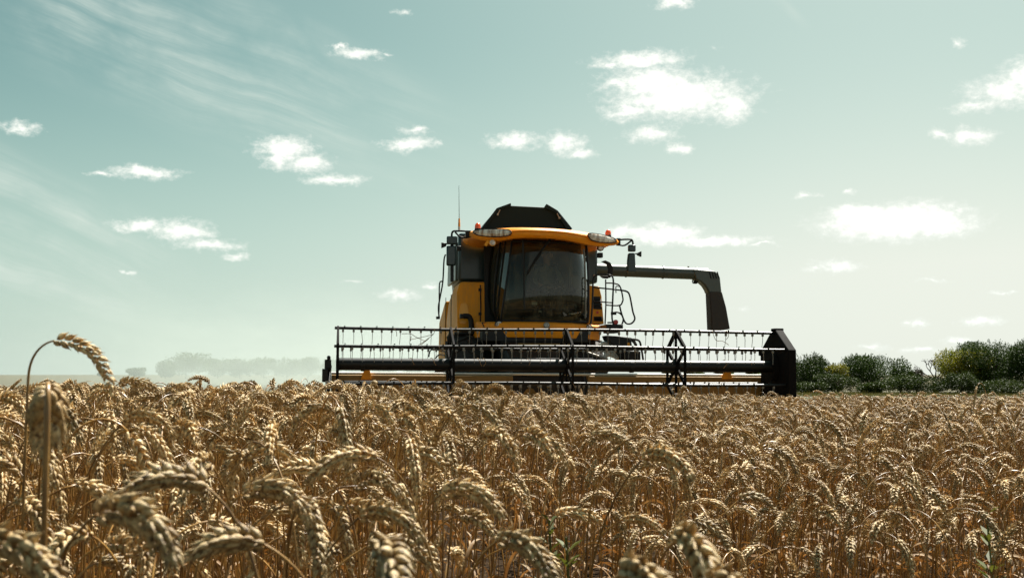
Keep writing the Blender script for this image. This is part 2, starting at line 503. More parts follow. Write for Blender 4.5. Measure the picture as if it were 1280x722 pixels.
def f_ground(t, b):
    tc = t.n("ShaderNodeTexCoord").outputs["Object"]
    big = t.noise(tc, 0.012, 4.0, 0.6)
    rows = t.noise(t.vm('MULTIPLY', tc, (5.0, 0.10, 1.0)), 1.0, 4.0, 0.6)
    fine = t.noise(tc, 30.0, 4.0, 0.7)
    c = t.mix(t.ss(fine, 0.35, 0.65), (0.046, 0.039, 0.022), (0.095, 0.083, 0.05))
    c = t.mix(t.math('MULTIPLY', t.ss(rows, 0.4, 0.65), 0.4), c, (0.09, 0.077, 0.042))
    c = t.mix(t.math('MULTIPLY', t.ss(big, 0.4, 0.7), 0.35), c, (0.08, 0.08, 0.042))
    t.put(b.inputs["Base Color"], c)
    b.inputs["Roughness"].default_value = 0.95
    b.inputs["Specular IOR Level"].default_value = 0.1
    bp = t.n("ShaderNodeBump"); bp.inputs["Strength"].default_value = 0.8; bp.inputs["Distance"].default_value = 0.06
    t.put(bp.inputs["Height"], fine); t.put(b.inputs["Normal"], bp.outputs[0])
M_ground = material("stubble_ground", f_ground)
def f_soil(t, b):
    tc = t.n("ShaderNodeTexCoord").outputs["Object"]
    n = t.noise(tc, 8.0, 6.0, 0.7)
    s2 = t.noise(t.vm('MULTIPLY', tc, (60.0, 9.0, 1.0)), 1.0, 3.0, 0.6, 1.5)
    c = t.mix(n, (0.012, 0.007, 0.004), (0.038, 0.022, 0.010))
    c = t.mix(t.math('MULTIPLY', t.ss(s2, 0.58, 0.68), 0.6), c, (0.20, 0.12, 0.045))
    t.put(b.inputs["Base Color"], c)
    b.inputs["Specular IOR Level"].default_value = 0.05
    b.inputs["Roughness"].default_value = 0.95
    bp = t.n("ShaderNodeBump"); bp.inputs["Strength"].default_value = 1.0; bp.inputs["Distance"].default_value = 0.05
    t.put(bp.inputs["Height"], n); t.put(b.inputs["Normal"], bp.outputs[0])
M_soil = material("field_soil", f_soil)
def f_vergeground(t, b):
    tc = t.n("ShaderNodeTexCoord").outputs["Object"]
    n = t.noise(tc, 0.7, 6.0, 0.7)
    t.put(b.inputs["Base Color"], t.mix(n, (0.045, 0.042, 0.018), (0.09, 0.078, 0.036)))
    b.inputs["Roughness"].default_value = 0.95
M_verge = material("verge_ground", f_vergeground)

# ------------------------------------------------------------------ geometry of the view, used to measure positions off the photograph
def ray(px, py):
    x, z = (px - 640) / F, (361 - py) / F
    return Vector((x, math.cos(PITCH) - z * math.sin(PITCH), math.sin(PITCH) + z * math.cos(PITCH)))
def at_depth(px, py, Y):
    d = ray(px, py)
    return CAM + d * (Y / d.y)

YAW, ROLL = R(9.0), R(0.30)
ORIGIN = Vector((0.755, 18.75, 0.0))
MC = Matrix.Translation(ORIGIN) @ Matrix.Rotation(YAW, 4, 'Z') @ Matrix.Rotation(ROLL, 4, 'Y')
MCI = MC.inverted()
def L(px, py, ly):
    """local combine coordinates of the place seen at (px, py) when it lies ly metres behind the reel axis"""
    o = MCI @ CAM
    d = MCI.to_3x3() @ ray(px, py)
    return o + d * ((ly - o.y) / d.y)

# ------------------------------------------------------------------ ground
def sheet(name, x0, x1, y0, y1, z, m, nx=1, ny=1):
    mb = MB()
    mb.grid([[V(x0 + (x1 - x0) * i / nx, y0 + (y1 - y0) * j / ny, z) for i in range(nx + 1)] for j in range(ny + 1)])
    o = mb.build(name, m)
    tag(o, kind='structure')
    return o
sheet("ground", -4000, 4000, -300, 7000, 0.0, M_ground)
sheet("field_soil", -16, 17, -6, 20.0, 0.004, M_soil)
sheet("grass_verge", 11, 160, 58, 84, 0.004, M_verge)

# ------------------------------------------------------------------ wheat plants
def floret_template(nr, prof):
    vs, fs = [], []
    m = len(prof)
    for t, r in prof:
        for k in range(nr):
            a = 2 * math.pi * k / nr
            vs.append((r * math.cos(a), r * math.sin(a), t))
    for i in range(m - 1):
        for k in range(nr):
            fs.append((i * nr + k, i * nr + (k + 1) % nr, (i + 1) * nr + (k + 1) % nr, (i + 1) * nr + k))
    fs.append(tuple(range(nr - 1, -1, -1)))
    fs.append(tuple((m - 1) * nr + k for k in range(nr)))
    return np.array(vs), fs
FL_HI = floret_template(7, [(0.0, 0.10), (0.14, 0.29), (0.34, 0.41), (0.56, 0.37), (0.80, 0.20), (0.98, 0.07), (1.28, 0.012)])
FL_LO = floret_template(5, [(0.0, 0.14), (0.25, 0.37), (0.52, 0.38), (0.84, 0.17), (1.22, 0.015)])

def norm(v):
    return v / (np.linalg.norm(v) + 1e-12)

def spine_of(neck_z, lean, th0, th1, ear_len, neck_len, wob):
    """angles from the vertical along the stalk; the bend lies in the local XZ plane"""
    N1, N2, N3 = 9, 12, 22
    # neck and ear shape first
    def run(ths, ds, p):
        pts = [p]
        for th in ths:
            p = p + np.array([math.sin(th), 0, math.cos(th)]) * ds
            pts.append(p)
        return pts
    neck_th = [lean + (th0 - lean) * ((i + 0.5) / N2) ** 1.6 for i in range(N2)]
    neck = run(neck_th, neck_len / N2, np.zeros(3))
    rise = neck[-1][2]
    stem_len = max(0.05, (neck_z - rise) / math.cos(lean))
    stem_th = [lean + wob * math.sin(3.0 * i / N1) for i in range(N1)]
    stem = run(stem_th, stem_len / N1, np.zeros(3))
    neck = [p + stem[-1] for p in neck]
    ear_th = [th0 + (th1 - th0) * ((i + 0.5) / N3) ** 0.85 for i in range(N3)]
    ear = run(ear_th, ear_len / N3, neck[-1])
    return stem, neck, ear

def make_stalk(seed, neck_z=0.80, lean=0.05, th0=1.2, th1=2.4, ear_len=0.095, neck_len=0.16, fat=1.0, roll=None, hi=False, leaves=1):
    """returns (stem MB, ear MB, [leaf MB], ear base position)"""
    r = np.random.default_rng(seed)
    stem, neck, ear = spine_of(neck_z, lean, th0, th1, ear_len, neck_len, r.uniform(-0.05, 0.05))
    s = MB()
    path = [Vector(p) for p in stem[:-1]] + [Vector(p) for p in neck]
    m = len(path)
    rad = [(0.0023 - 0.0010 * (i / (m - 1))) * (1.0 if fat < 1.35 else 1.35) for i in range(m)]
    s.tube(path, rad, 6 if hi else 4)
    for k in (0.42, 0.70):                       # the joints of the straw
        p = stem[int(k * (len(stem) - 1))]
        s.lathe(Vector(p), (math.sin(lean), 0, math.cos(lean)), [(-0.006, 0.0021), (0, 0.0033), (0.006, 0.0021)], 6)
    # the ear
    tv, tf = FL_HI if hi else FL_LO
    vs_all, fs_all = [], []
    cnt = 0
    nsp = int(ear_len / 0.0050)
    roll = r.uniform(0, math.pi) if roll is None else roll
    E = np.array(ear)
    seglen = len(E) - 1
    for i in range(nsp):
        u = (i + 0.3) / nsp * seglen
        k = min(int(u), seglen - 1)
        p = E[k] + (E[k + 1] - E[k]) * (u - k)
        T = norm(E[min(k + 1, seglen)] - E[max(k - 1, 0)])
        B0 = np.array([0, 1.0, 0])
        N0 = norm(np.cross(B0, T))
        S = B0 * math.cos(roll) + N0 * math.sin(roll)
        S = S * (1 if i % 2 == 0 else -1)
        W = np.cross(T, S)
        f = i / (nsp - 1)
        size = (0.72 + 0.55 * math.sin(math.pi * min(1, 0.12 + 0.92 * f) ** 0.8)) * fat * r.uniform(0.80, 1.14)
        if i >= nsp - 2: S = S * 0.15
        for q in (-1, 0, 1):
            spread = 0.60 * (1 - 0.35 * f) + r.uniform(-0.2, 0.22) - (0.16 if q == 0 else 0)
            d = norm(T * math.cos(spread) + S * math.sin(spread) + W * q * (0.36 + r.uniform(-0.15, 0.15)))
            ln = 0.0128 * size * (1.06 if q == 0 else 0.97)
            a = norm(np.cross(d, W if abs(np.dot(d, W)) < 0.9 else S))
            b2 = np.cross(d, a)
            Mx = np.stack([a * ln * 0.66, b2 * ln * 0.54, d * ln], axis=1)
            o = p + S * 0.0016 * fat + W * q * 0.0027 * fat - T * 0.002 + (S * 0.0022 if q == 0 else 0)
            vs_all.append(tv @ Mx.T + o)
            fs_all.extend([tuple(x + cnt for x in ff) for ff in tf])
            cnt += len(tv)
    e = MB()
    e.v = [tuple(x) for x in np.concatenate(vs_all)]
    e.f = fs_all
    # withered blades
    lv = []
    for j in range(leaves):
        b = MB()
        k0 = r.uniform(0.25, 0.72)
        p = Vector(stem[int(k0 * (len(stem) - 1))])
        az = r.uniform(0, 6.28)
        ln = r.uniform(0.13, 0.24)
        wd = r.uniform(0.0045, 0.0075)
        th = r.uniform(0.15, 0.45); dth = r.uniform(1.9, 3.0)
        nseg = 9
        rows = []
        tw = r.uniform(-1.5, 1.5)
        for q in range(nseg + 1):
            u = q / nseg
            a = th + dth * u ** 1.3
            dr = Vector((math.cos(az) * math.sin(a), math.sin(az) * math.sin(a), math.cos(a)))
            if q: p = p + dr * ln / nseg
            side = Vector((-math.sin(az), math.cos(az), 0))
            side.rotate(Matrix.Rotation(tw * u, 3, dr))
            w2 = wd * (0.35 + 0.65 * math.sin(math.pi * min(1.0, 0.18 + u * 0.8)))
            w2 *= 1.0 if u < 0.95 else 0.3
            rows.append([p - side * w2, p + dr * 0.0 + side.cross(dr) * w2 * 0.35, p + side * w2])
        b.grid(rows)
        lv.append(b)
    return s, e, lv, Vector(ear[0])

def one_mesh(parts, name):
    """several MBs with their own materials in one mesh"""
    me = bpy.data.meshes.new(name)
    vs, fs, mi = [], [], []
    mats = []
    for mb, m in parts:
        if m not in mats: mats.append(m)
        k = len(vs)
        vs += mb.v
        fs += [tuple(i + k for i in f) for f in mb.f]
        mi += [mats.index(m)] * len(mb.f)
    me.from_pydata(vs, [], fs)
    for m in mats: me.materials.append(m)
    me.polygons.foreach_set("material_index", mi)
    me.polygons.foreach_set("use_smooth", [True] * len(fs))
    me.update()
    return me

TRAM = lambda y: 0.30 - 0.083 * y               # the wheel track through the crop
HERO = []                                        # (x, y) of individually placed stalks
SGROUP = "ripe wheat stalks in the front of the standing crop"

def hero(px, py, Y, az, th0, th1, ln, label, lean=0.04, fat=1.0, roll=None, seed=1, leaves=1, neck_len=0.15):
    """a single stalk whose ear starts at the place seen at (px, py), Y metres away; az: bend azimuth, 0 = to the right, 90 = away"""
    p = at_depth(px, py, Y)
    s, e, lv, base = make_stalk(seed, p.z, lean, th0, th1, ln, neck_len, fat, roll, True, leaves)
    a = R(az)
    off = Matrix.Rotation(a, 3, 'Z') @ base
    root = empty("wheat_stalk", (p.x - off.x, p.y - off.y, 0.0), a)
    tag(root, label, "wheat stalk", SGROUP)
    s.build("stem", M_stem, root, sharp=80)
    e.build("ear", M_ear, root, sharp=80)
    for b in lv: b.build("leaf", M_blade, root, sharp=80)
    HERO.append((root.location.x, root.location.y))
    return root

hero(68, 426, 1.62, 0, 1.42, 3.1, 0.122, "tallest wheat stalk, its ear hooked right against the sky at the far left", lean=0.03, fat=0.85, roll=1.57, seed=11, leaves=0, neck_len=0.07)
hero(60, 484, 1.02, 111, 2.3, 3.14, 0.062, "out of focus pale wheat stalk with thick straight stem and ear folded down behind it", lean=0.0, fat=1.4, seed=12, leaves=0, neck_len=0.05)
hero(258, 600, 1.22, 180, 0.95, 2.35, 0.098, "wheat stalk with a large plump ear arching left over a long slanting stem", lean=0.30, fat=1.15, roll=0.5, seed=13, leaves=0, neck_len=0.10)
hero(122, 640, 0.92, -25, 1.05, 2.75, 0.090, "blurred wheat stalk whose big ear curls down right beneath the plump arching ear", lean=0.05, fat=1.15, roll=1.1, seed=14, leaves=1)
hero(-22, 676, 0.85, -20, 1.3, 2.6, 0.085, "very blurred wheat ear cut by the bottom left corner of the stand", lean=0.05, fat=1.1, roll=0.8, seed=15, leaves=0)
hero(302, 618, 1.38, 0, 0.95, 2.8, 0.098, "wheat stalk with a nodding ear curving right of the plump arching ear", lean=0.04, fat=1.1, roll=0.9, seed=16)
hero(330, 676, 1.15, 185, 1.1, 2.3, 0.075, "low wheat stalk with a short ear drooping left under its right-curving neighbour", lean=0.14, fat=1.1, roll=0.6, seed=17)
hero(470, 573, 1.60, 188, 1.15, 2.6, 0.102, "wheat stalk with a dark ear drooping left from a stem leaning right", lean=0.30, fat=1.05, roll=0.4, seed=18, leaves=0, neck_len=0.10)
hero(512, 549, 1.95, -70, 2.2, 3.05, 0.105, "wheat stalk with a grey shaded ear hanging straight down towards the viewer", lean=0.05, fat=1.0, roll=1.2, seed=19, leaves=0)
hero(552, 618, 1.50, -20, 1.0, 2.6, 0.095, "wheat stalk with a stout curled ear and bright top edge left of the track gap", lean=0.05, fat=1.1, roll=0.9, seed=20)
hero(480, 684, 0.95, -75, 1.2, 2.8, 0.085, "blurred wheat stalk at the bottom edge with three pale rounded spikelets on top", lean=0.05, fat=1.2, roll=0.3, seed=21, leaves=0)
hero(622, 676, 1.25, -45, 1.1, 2.7, 0.092, "wheat stalk with a thick bright ear dropping at the near end of the track gap", lean=0.05, fat=1.15, roll=0.8, seed=22, leaves=0)
hero(850, 672, 0.95, -72, 1.3, 2.95, 0.075, "blurred pale wheat ear standing alone low right of the track gap", lean=0.05, fat=1.2, roll=0.7, seed=23, leaves=0)
hero(780, 716, 0.86, -60, 1.2, 2.5, 0.070, "blurred wheat ear lying flat along the bottom edge, left of a lone pale ear", lean=0.05, fat=1.2, roll=0.7, seed=24, leaves=0)
hero(886, 728, 0.86, -60, 1.2, 2.5, 0.070, "blurred wheat ear at the bottom edge just under the lone pale ear", lean=0.05, fat=1.1, roll=0.7, seed=25, leaves=0)
hero(738, 545, 2.6, -10, 1.2, 2.5, 0.11, "wheat stalk with a long bright ear sloping right beyond the track gap", lean=0.04, fat=1.05, roll=0.9, seed=26)
hero(505, 490, 3.6, 8, 1.15, 2.65, 0.14, "tall wheat stalk arching right in front of the header, above the other ears", lean=0.03, fat=0.95, roll=0.9, seed=27, neck_len=0.12)
hero(410, 596, 1.9, 175, 0.8, 2.2, 0.10, "wheat stalk bending left low between two darker drooping ears", lean=0.08, fat=1.05, roll=0.9, seed=28)
hero(148, 480, 2.6, 5, 1.1, 2.4, 0.10, "wheat stalk with an ear bowing right just beside the tallest hooked ear", lean=0.03, fat=0.95, roll=0.6, seed=29)

# the crop: every standing place first
def place_crop():
    pts = []
    sp = 0.093
    y = 0.75
    while y < 19.4:
        half = 0.44 * y + 1.1
        x = -half
        while x < half:
            pts.append((x + random.uniform(-.5, .5) * sp, y + random.uniform(-.5, .5) * sp))
            x += sp
        y += sp
    keep = []
    for x, y in pts:
        lx = MCI @ Vector((x, y, 0))
        if lx.x > -3.75 and lx.x < 3.75:
            if lx.y > 0.05: continue
        elif lx.x <= -3.75:
            if y > 18.9: continue
        else:
            if y > 17.6 + 0.5 * math.sin(x * 1.7): continue
        d = x - TRAM(y)
        gap = 0.19 + 0.05 * math.sin(y * 2.1) + 0.02 * y * 0.5
        if abs(d) < gap and random.random() < 0.72: continue
        px = 640 + x / y * F
        if d < 0:
            if y < 1.25 + 0.25 * random.random(): continue
            if px > 400 and y < 1.6 + random.random() * 0.6: continue
        else:
            if y < 2.35 + 0.6 * random.random(): continue
        if any((x - a) ** 2 + (y - b) ** 2 < 0.0009 for a, b in HERO): continue
        # thin stand in patches
        k = (0.98 if d < 0 else 0.74) + 0.25 * math.sin(x * 2.3 + y * 0.7) * math.sin(y * 1.3 - x)
        if random.random() > k: continue
        keep.append((x, y))
    return keep

CROP = place_crop()
FORMS = [  # th0, th1, phrase
    (0.35, 1.15, "upright ear"), (0.8, 2.3, "nodding ear"), (1.05, 2.6, "arched ear"), (1.25, 2.85, "arched ear"),
    (1.5, 3.0, "hooked ear"), (1.9, 3.1, "hanging ear"), (1.2, 2.7, "drooping ear"), (2.3, 3.14, "hanging ear"),
    (0.3, 0.8, "upright ear"), (1.1, 2.9, "hooked ear"), (1.4, 2.45, "drooping ear"), (0.9, 2.6, "arched ear"),
    (1.6, 3.1, "hooked ear"), (1.0, 2.35, "nodding ear"), (2.1, 3.1, "hanging ear"), (0.8, 2.75, "arched ear"),
]
vis = [(y, x) for x, y in CROP if abs(x / y * F) < 650]
vis.sort()
NEAR = 300 - len(HERO) - 3
near_set = set((x, y) for y, x in vis[:NEAR])

protos = []
for k, (t0, t1, ph) in enumerate(FORMS):
    ln = 0.082 + 0.028 * ((k * 7) % 5) / 4
    s, e, lv, base = make_stalk(100 + k, 0.80 if t1 > 1.5 else 0.73, 0.03 + 0.07 * ((k * 3) % 5) / 4, t0, t1, ln, 0.16 + 0.06 * (k % 3), 0.83 + 0.17 * ((k * 5) % 4) / 3, None, True, 1 + (k % 3))
    protos.append((s.mesh("stem", M_stem, 80), e.mesh("ear", M_ear, 80), [b.mesh("leaf", M_blade, 80) for b in lv], ph, ln))

def where(px, x, y):
    d = x - TRAM(y)
    if d < 0:
        if px < 90: return "below the tallest hooked ear"
        if px < 230: return "behind the plump arching ear"
        if px < 400: return "right of the plump arching ear"
        if px < 520: return "behind the dark ear drooping left"
        return "left of the track gap"
    if px < 760: return "right of the track gap"
    if px < 900: return "behind the lone pale ear"
    if px < 1090: return "right of the lone pale ear"
    return "at the far right"

for i, (y, x) in enumerate(vis[:NEAR]):
    k = random.randrange(len(protos))
    sm, em, lms, ph, ln = protos[k]
    az = random.gauss(-0.5, 1.3)
    left = x < TRAM(y)
    if left and y < 1.9: zs = random.uniform(0.90, 1.14) + (0.10 if y > 1.6 else 0)
    elif left: zs = random.uniform(0.95, 1.30)
    else: zs = random.uniform(0.84, 1.06)
    root = empty("wheat_stalk", (x, y, 0.0), az)
    root.scale = (random.uniform(0.92, 1.1),) * 2 + (zs,)
    root.rotation_euler = (random.gauss(0, 0.04), random.gauss(0, 0.04), az)
    c, s_ = math.cos(az), math.sin(az)
    dirw = "right" if c > 0.6 else "left" if c < -0.6 else "away" if s_ > 0 else "forward"
    size = "tall" if zs > 1.12 else "short" if zs < 0.96 else "middling"
    tag(root, f"{size} wheat stalk with {ph} bending {dirw}, {where(640 + x / y * F, x, y)}", "wheat stalk", SGROUP)
    link_mesh("stem", sm, root)
    link_mesh("ear", em, root)
    for lm in lms: link_mesh("leaf", lm, root)

# the rest of the crop: one object
def build_field():
    rest = [(x, y) for x, y in CROP if (x, y) not in near_set]
    src = []
    for k in range(24):
        t0, t1, _ = FORMS[k % len(FORMS)]
        s, e, lv, base = make_stalk(300 + k, 0.80 if t1 > 1.5 else 0.73, 0.02 + 0.20 * random.random() ** 2, t0 + random.uniform(-.1, .15), t1 + random.uniform(-.15, .15),
                                    random.uniform(0.080, 0.128), random.uniform(0.16, 0.34), random.uniform(0.80, 1.04), None, False, 1 + (k % 3))
        me = one_mesh([(s, M_stem), (e, M_ear)] + [(b, M_blade) for b in lv], "crop_stalk")
        src.append(bpy.data.objects.new("crop_stalk", me))        # not linked to the scene: only the source shapes of the crop
    n = len(rest)
    me = bpy.data.meshes.new("wheat_field")
    me.from_pydata([(x, y, 0.0) for x, y in rest], [], [])
    rot = np.zeros((n, 3), dtype=np.float32)
    rot[:, 0] = rng.normal(0, 0.07, n); rot[:, 1] = rng.normal(0, 0.07, n); rot[:, 2] = rng.normal(-0.5, 1.3, n)
    scl = np.ones((n, 3), dtype=np.float32)
    xs = np.array([p[0] for p in rest]); ys = np.array([p[1] for p in rest])
    wav = 0.05 * np.sin(xs * 1.1 + 0.6) * np.sin(ys * 0.8) + 0.02 * np.sin(xs * 3.1)
    left = (xs < TRAM(ys))
    base = np.where(left, 1.22 - 0.20 * np.clip((ys - 3.0) / 7.0, 0, 1), 0.97)
    far = np.clip((ys - 7.0) / 8.0, 0, 1)
    fleft = np.clip((-3.4 - xs) / 1.5, 0, 1)
    scl[:, 2] = base - far * (0.075 - 0.045 * fleft) * np.where(left, 1.0, 0.6) + wav * (1 - 0.6 * far) + rng.normal(0, 1, n) * (0.095 - 0.045 * far) * np.where(left, 1.25, 1.0)
    scl[:, 2] = np.clip(scl[:, 2], 0.66, 1.30)
    scl[:, 0] = scl[:, 1] = rng.uniform(0.92, 1.12, n)
    for nm, arr in (("rot", rot), ("scl", scl)):
        a = me.attributes.new(nm, 'FLOAT_VECTOR', 'POINT')
        a.data.foreach_set("vector", arr.ravel())
    a = me.attributes.new("pick", 'INT', 'POINT')
    a.data.foreach_set("value", rng.integers(0, len(src), n).astype(np.int32))
    o = link_mesh("wheat_field", me)
    ng = bpy.data.node_groups.new("crop", 'GeometryNodeTree')
    ng.interface.new_socket("Geometry", in_out='INPUT', socket_type='NodeSocketGeometry')
    ng.interface.new_socket("Geometry", in_out='OUTPUT', socket_type='NodeSocketGeometry')
    N, K = ng.nodes, ng.links
    gi, go = N.new("NodeGroupInput"), N.new("NodeGroupOutput")
    iop = N.new("GeometryNodeInstanceOnPoints")
    jn = N.new("GeometryNodeJoinGeometry")
    for s in src:
        oi = N.new("GeometryNodeObjectInfo"); oi.inputs[0].default_value = s
        oi.inputs["As Instance"].default_value = False
        g2 = N.new("GeometryNodeGeometryToInstance")
        K.new(oi.outputs["Geometry"], g2.inputs[0]); K.new(g2.outputs[0], jn.inputs[0])
    def named(nm, typ):
        q = N.new("GeometryNodeInputNamedAttribute"); q.data_type = typ; q.inputs[0].default_value = nm
        return q.outputs[0]
    K.new(gi.outputs[0], iop.inputs["Points"]); K.new(jn.outputs[0], iop.inputs["Instance"])
    iop.inputs["Pick Instance"].default_value = True
    K.new(named("pick", 'INT'), iop.inputs["Instance Index"])
    e2r = N.new("FunctionNodeEulerToRotation")
    K.new(named("rot", 'FLOAT_VECTOR'), e2r.inputs[0]); K.new(e2r.outputs[0], iop.inputs["Rotation"])
    K.new(named("scl", 'FLOAT_VECTOR'), iop.inputs["Scale"])
    K.new(iop.outputs[0], go.inputs[0])
    md = o.modifiers.new("crop", 'NODES'); md.node_group = ng
    tag(o, "dense standing crop of ripe brown wheat filling the field up to the harvester", "wheat crop", kind='stuff')
    print("crop stalks:", n, "individual:", NEAR + len(HERO))
build_field()

# green weeds in the track gap
def weed(px, py, Y, h, label, seed):
    p = at_depth(px, py, Y)
    r = random.Random(seed)
    root = empty("weed_plant", (p.x, p.y, 0.0))
    tag(root, label, "weed", "green weeds in the wheat")
    st = MB()
    st.tube(smooth_path([V(0, 0, 0), V(0.012, 0, p.z * 0.5), V(-0.006, 0.01, p.z)], 5), 0.0025, 5)
    st.build("stem", M_weed, root)
    lf = MB()
    for i in range(46):
        u = r.uniform(0.35, 1.0)
        a = i * 2.4
        b = V(0.005 * math.sin(u * 5), 0, p.z * u)
        ln = h * (1.25 - u) * r.uniform(0.6, 1.0) + 0.015
        d = V(math.cos(a), math.sin(a), 0.7).normalized()
        sd = V(-math.sin(a), math.cos(a), 0) * ln * 0.16
        mid = b + d * ln * 0.5 + V(0, 0, 0.004)
        lf.add([b, mid + sd, b + d * ln, mid - sd], [(0, 1, 2, 3)])
    lf.build("foliage", M_weed, root)
weed(690, 650, 2.5, 0.09, "green weed with narrow leaves in the dark track gap", 1)
weed(712, 672, 2.2, 0.08, "smaller green weed beside the first, nearest in the track gap", 2)
weed(1238, 640, 2.9, 0.09, "yellow green weed among the open wheat at far right", 3)

# ------------------------------------------------------------------ the combine harvester
HV = empty("combine_harvester")
HV.matrix_world = MC
tag(HV, "yellow combine harvester with glazed cab, wide black reel header and long unloading auger", "combine harvester")

def PL(pp, ly):
    return [L(px, py, ly) for px, py in pp]

def line_part(name, paths, r, m, parent=HV, n=8):
    mb = MB()
    for p in paths: mb.tube(p, r, n)
    return mb.build(name, m, parent)

XL, XR = -3.467, 3.47            # the reel's ends on its axis
RZ, RR = 1.235, 0.555

# header: trough, back sheet, ends
def build_header():
    h = MB()
    x0, x1 = -3.53, 3.70
    prof = [(0.02, 0.26), (0.30, 0.20), (0.62, 0.30), (0.82, 0.60), (0.84, 1.075), (0.90, 1.09), (0.98, 1.09), (0.98, 1.03), (0.88, 1.01), (0.88, 0.58), (0.66, 0.24), (0.30, 0.14), (0.02, 0.20)]
    gap0, gap1 = -0.62, 0.62
    def seg(a, b, pr):
        h.prism([V(a, y, z) for y, z in pr], V(b - a, 0, 0))
    low = [(0.02, 0.26), (0.30, 0.20), (0.62, 0.30), (0.78, 0.50), (0.80, 0.62), (0.88, 0.62), (0.85, 0.50), (0.66, 0.24), (0.30, 0.14), (0.02, 0.20)]
    seg(x0, gap0, prof); seg(gap1, x1, prof); seg(gap0 + 0.003, gap1 - 0.003, low)
    ho = h.build("header_trough", M_dusty_yellow, HV, bevel=0.008)
    tb = MB()
    tb.tube([V(x0, 0.90, 1.105), V(x1, 0.90, 1.105)], 0.020, 12)
    tb.build("header_top_beam", M_white, HV)  # white colour stands in for sunlight along the top edge
    # brackets on the beam
    for px in (458, 909):
        b = MB()
        c = L(px, 466, 0.80)
        b.prism([c + V(-0.09, 0, -0.10), c + V(0.09, 0, -0.10), c + V(0.05, 0, 0.06), c + V(-0.03, 0, 0.06)], (0, 0.06, 0))
        b.build("bracket", M_yellow, ho, bevel=0.006)
    # cross auger with its spiral
    a = MB()
    a.tube([V(x0 + 0.05, 0.42, 0.62), V(x1 - 0.05, 0.42, 0.62)], 0.16, 18)
    rows = []
    nt = 260
    for i in range(nt + 1):
        u = i / nt
        x = x0 + 0.1 + (x1 - x0 - 0.2) * u
        s = 1 if x < 0 else -1
        an = s * x * 2 * math.pi / 0.55
        rows.append([V(x, 0.42 + rr * math.cos(an), 0.62 + rr * math.sin(an)) for rr in (0.155, 0.27)])
    a.grid(rows)
    a.build("cross_auger", M_dusty_yellow, HV)
    k = MB()
    k.box((0, -0.02, 0.215), (x1 - x0, 0.08, 0.03))
    for i in range(95):
        x = x0 + 0.06 + i * 0.0762
        k.prism([V(x - 0.02, -0.06, 0.215), V(x + 0.02, -0.06, 0.215), V(x, -0.19, 0.205)], (0, 0, 0.02))
    k.build("cutter_bar", M_steel, HV)
    # left end: plate, gear and divider nose
    e = MB()
    e.prism([V(x0 - 0.02, -0.35, 0.25), V(x0 - 0.02, 0.95, 0.25), V(x0 - 0.02, 0.95, 1.15), V(x0 - 0.02, 0.35, 1.22), V(x0 - 0.02, -0.2, 0.75)], (-0.05, 0, 0))
    e.box((x0 - 0.06, 0.12, 1.24), (0.10, 0.22, 0.14))
    e.box((x0 - 0.10, 0.05, 1.07), (0.09, 0.18, 0.20))
    e.tube([V(x0 - 0.05, 0.0, 1.35), V(x0 - 0.03, 0.6, 0.95)], 0.03, 8)
    e.box((x0 - 0.11, -0.02, 0.86), (0.06, 0.30, 0.12))
    lo = e.build("end_divider", M_black, HV, bevel=0.008)
    g = MB(); g.box((x0 - 0.07, -0.20, 0.93), (0.05, 0.02, 0.12)); g.build("bright_plate", M_steel, lo)  # small reflecting steel plate
    # right end: divider and wide dark shield
    e = MB()
    e.prism([V(x1 + 0.02, -0.35, 0.25), V(x1 + 0.02, 0.95, 0.25), V(x1 + 0.02, 0.95, 1.15), V(x1 + 0.02, 0.35, 1.22), V(x1 + 0.02, -0.2, 0.75)], (0.05, 0, 0))
    e.tube([V(x1 + 0.05, 0.1, 1.15), V(x1 + 0.05, 0.75, 0.98)], 0.04, 8)
    e.build("end_divider", M_black, HV, bevel=0.008)
build_header()

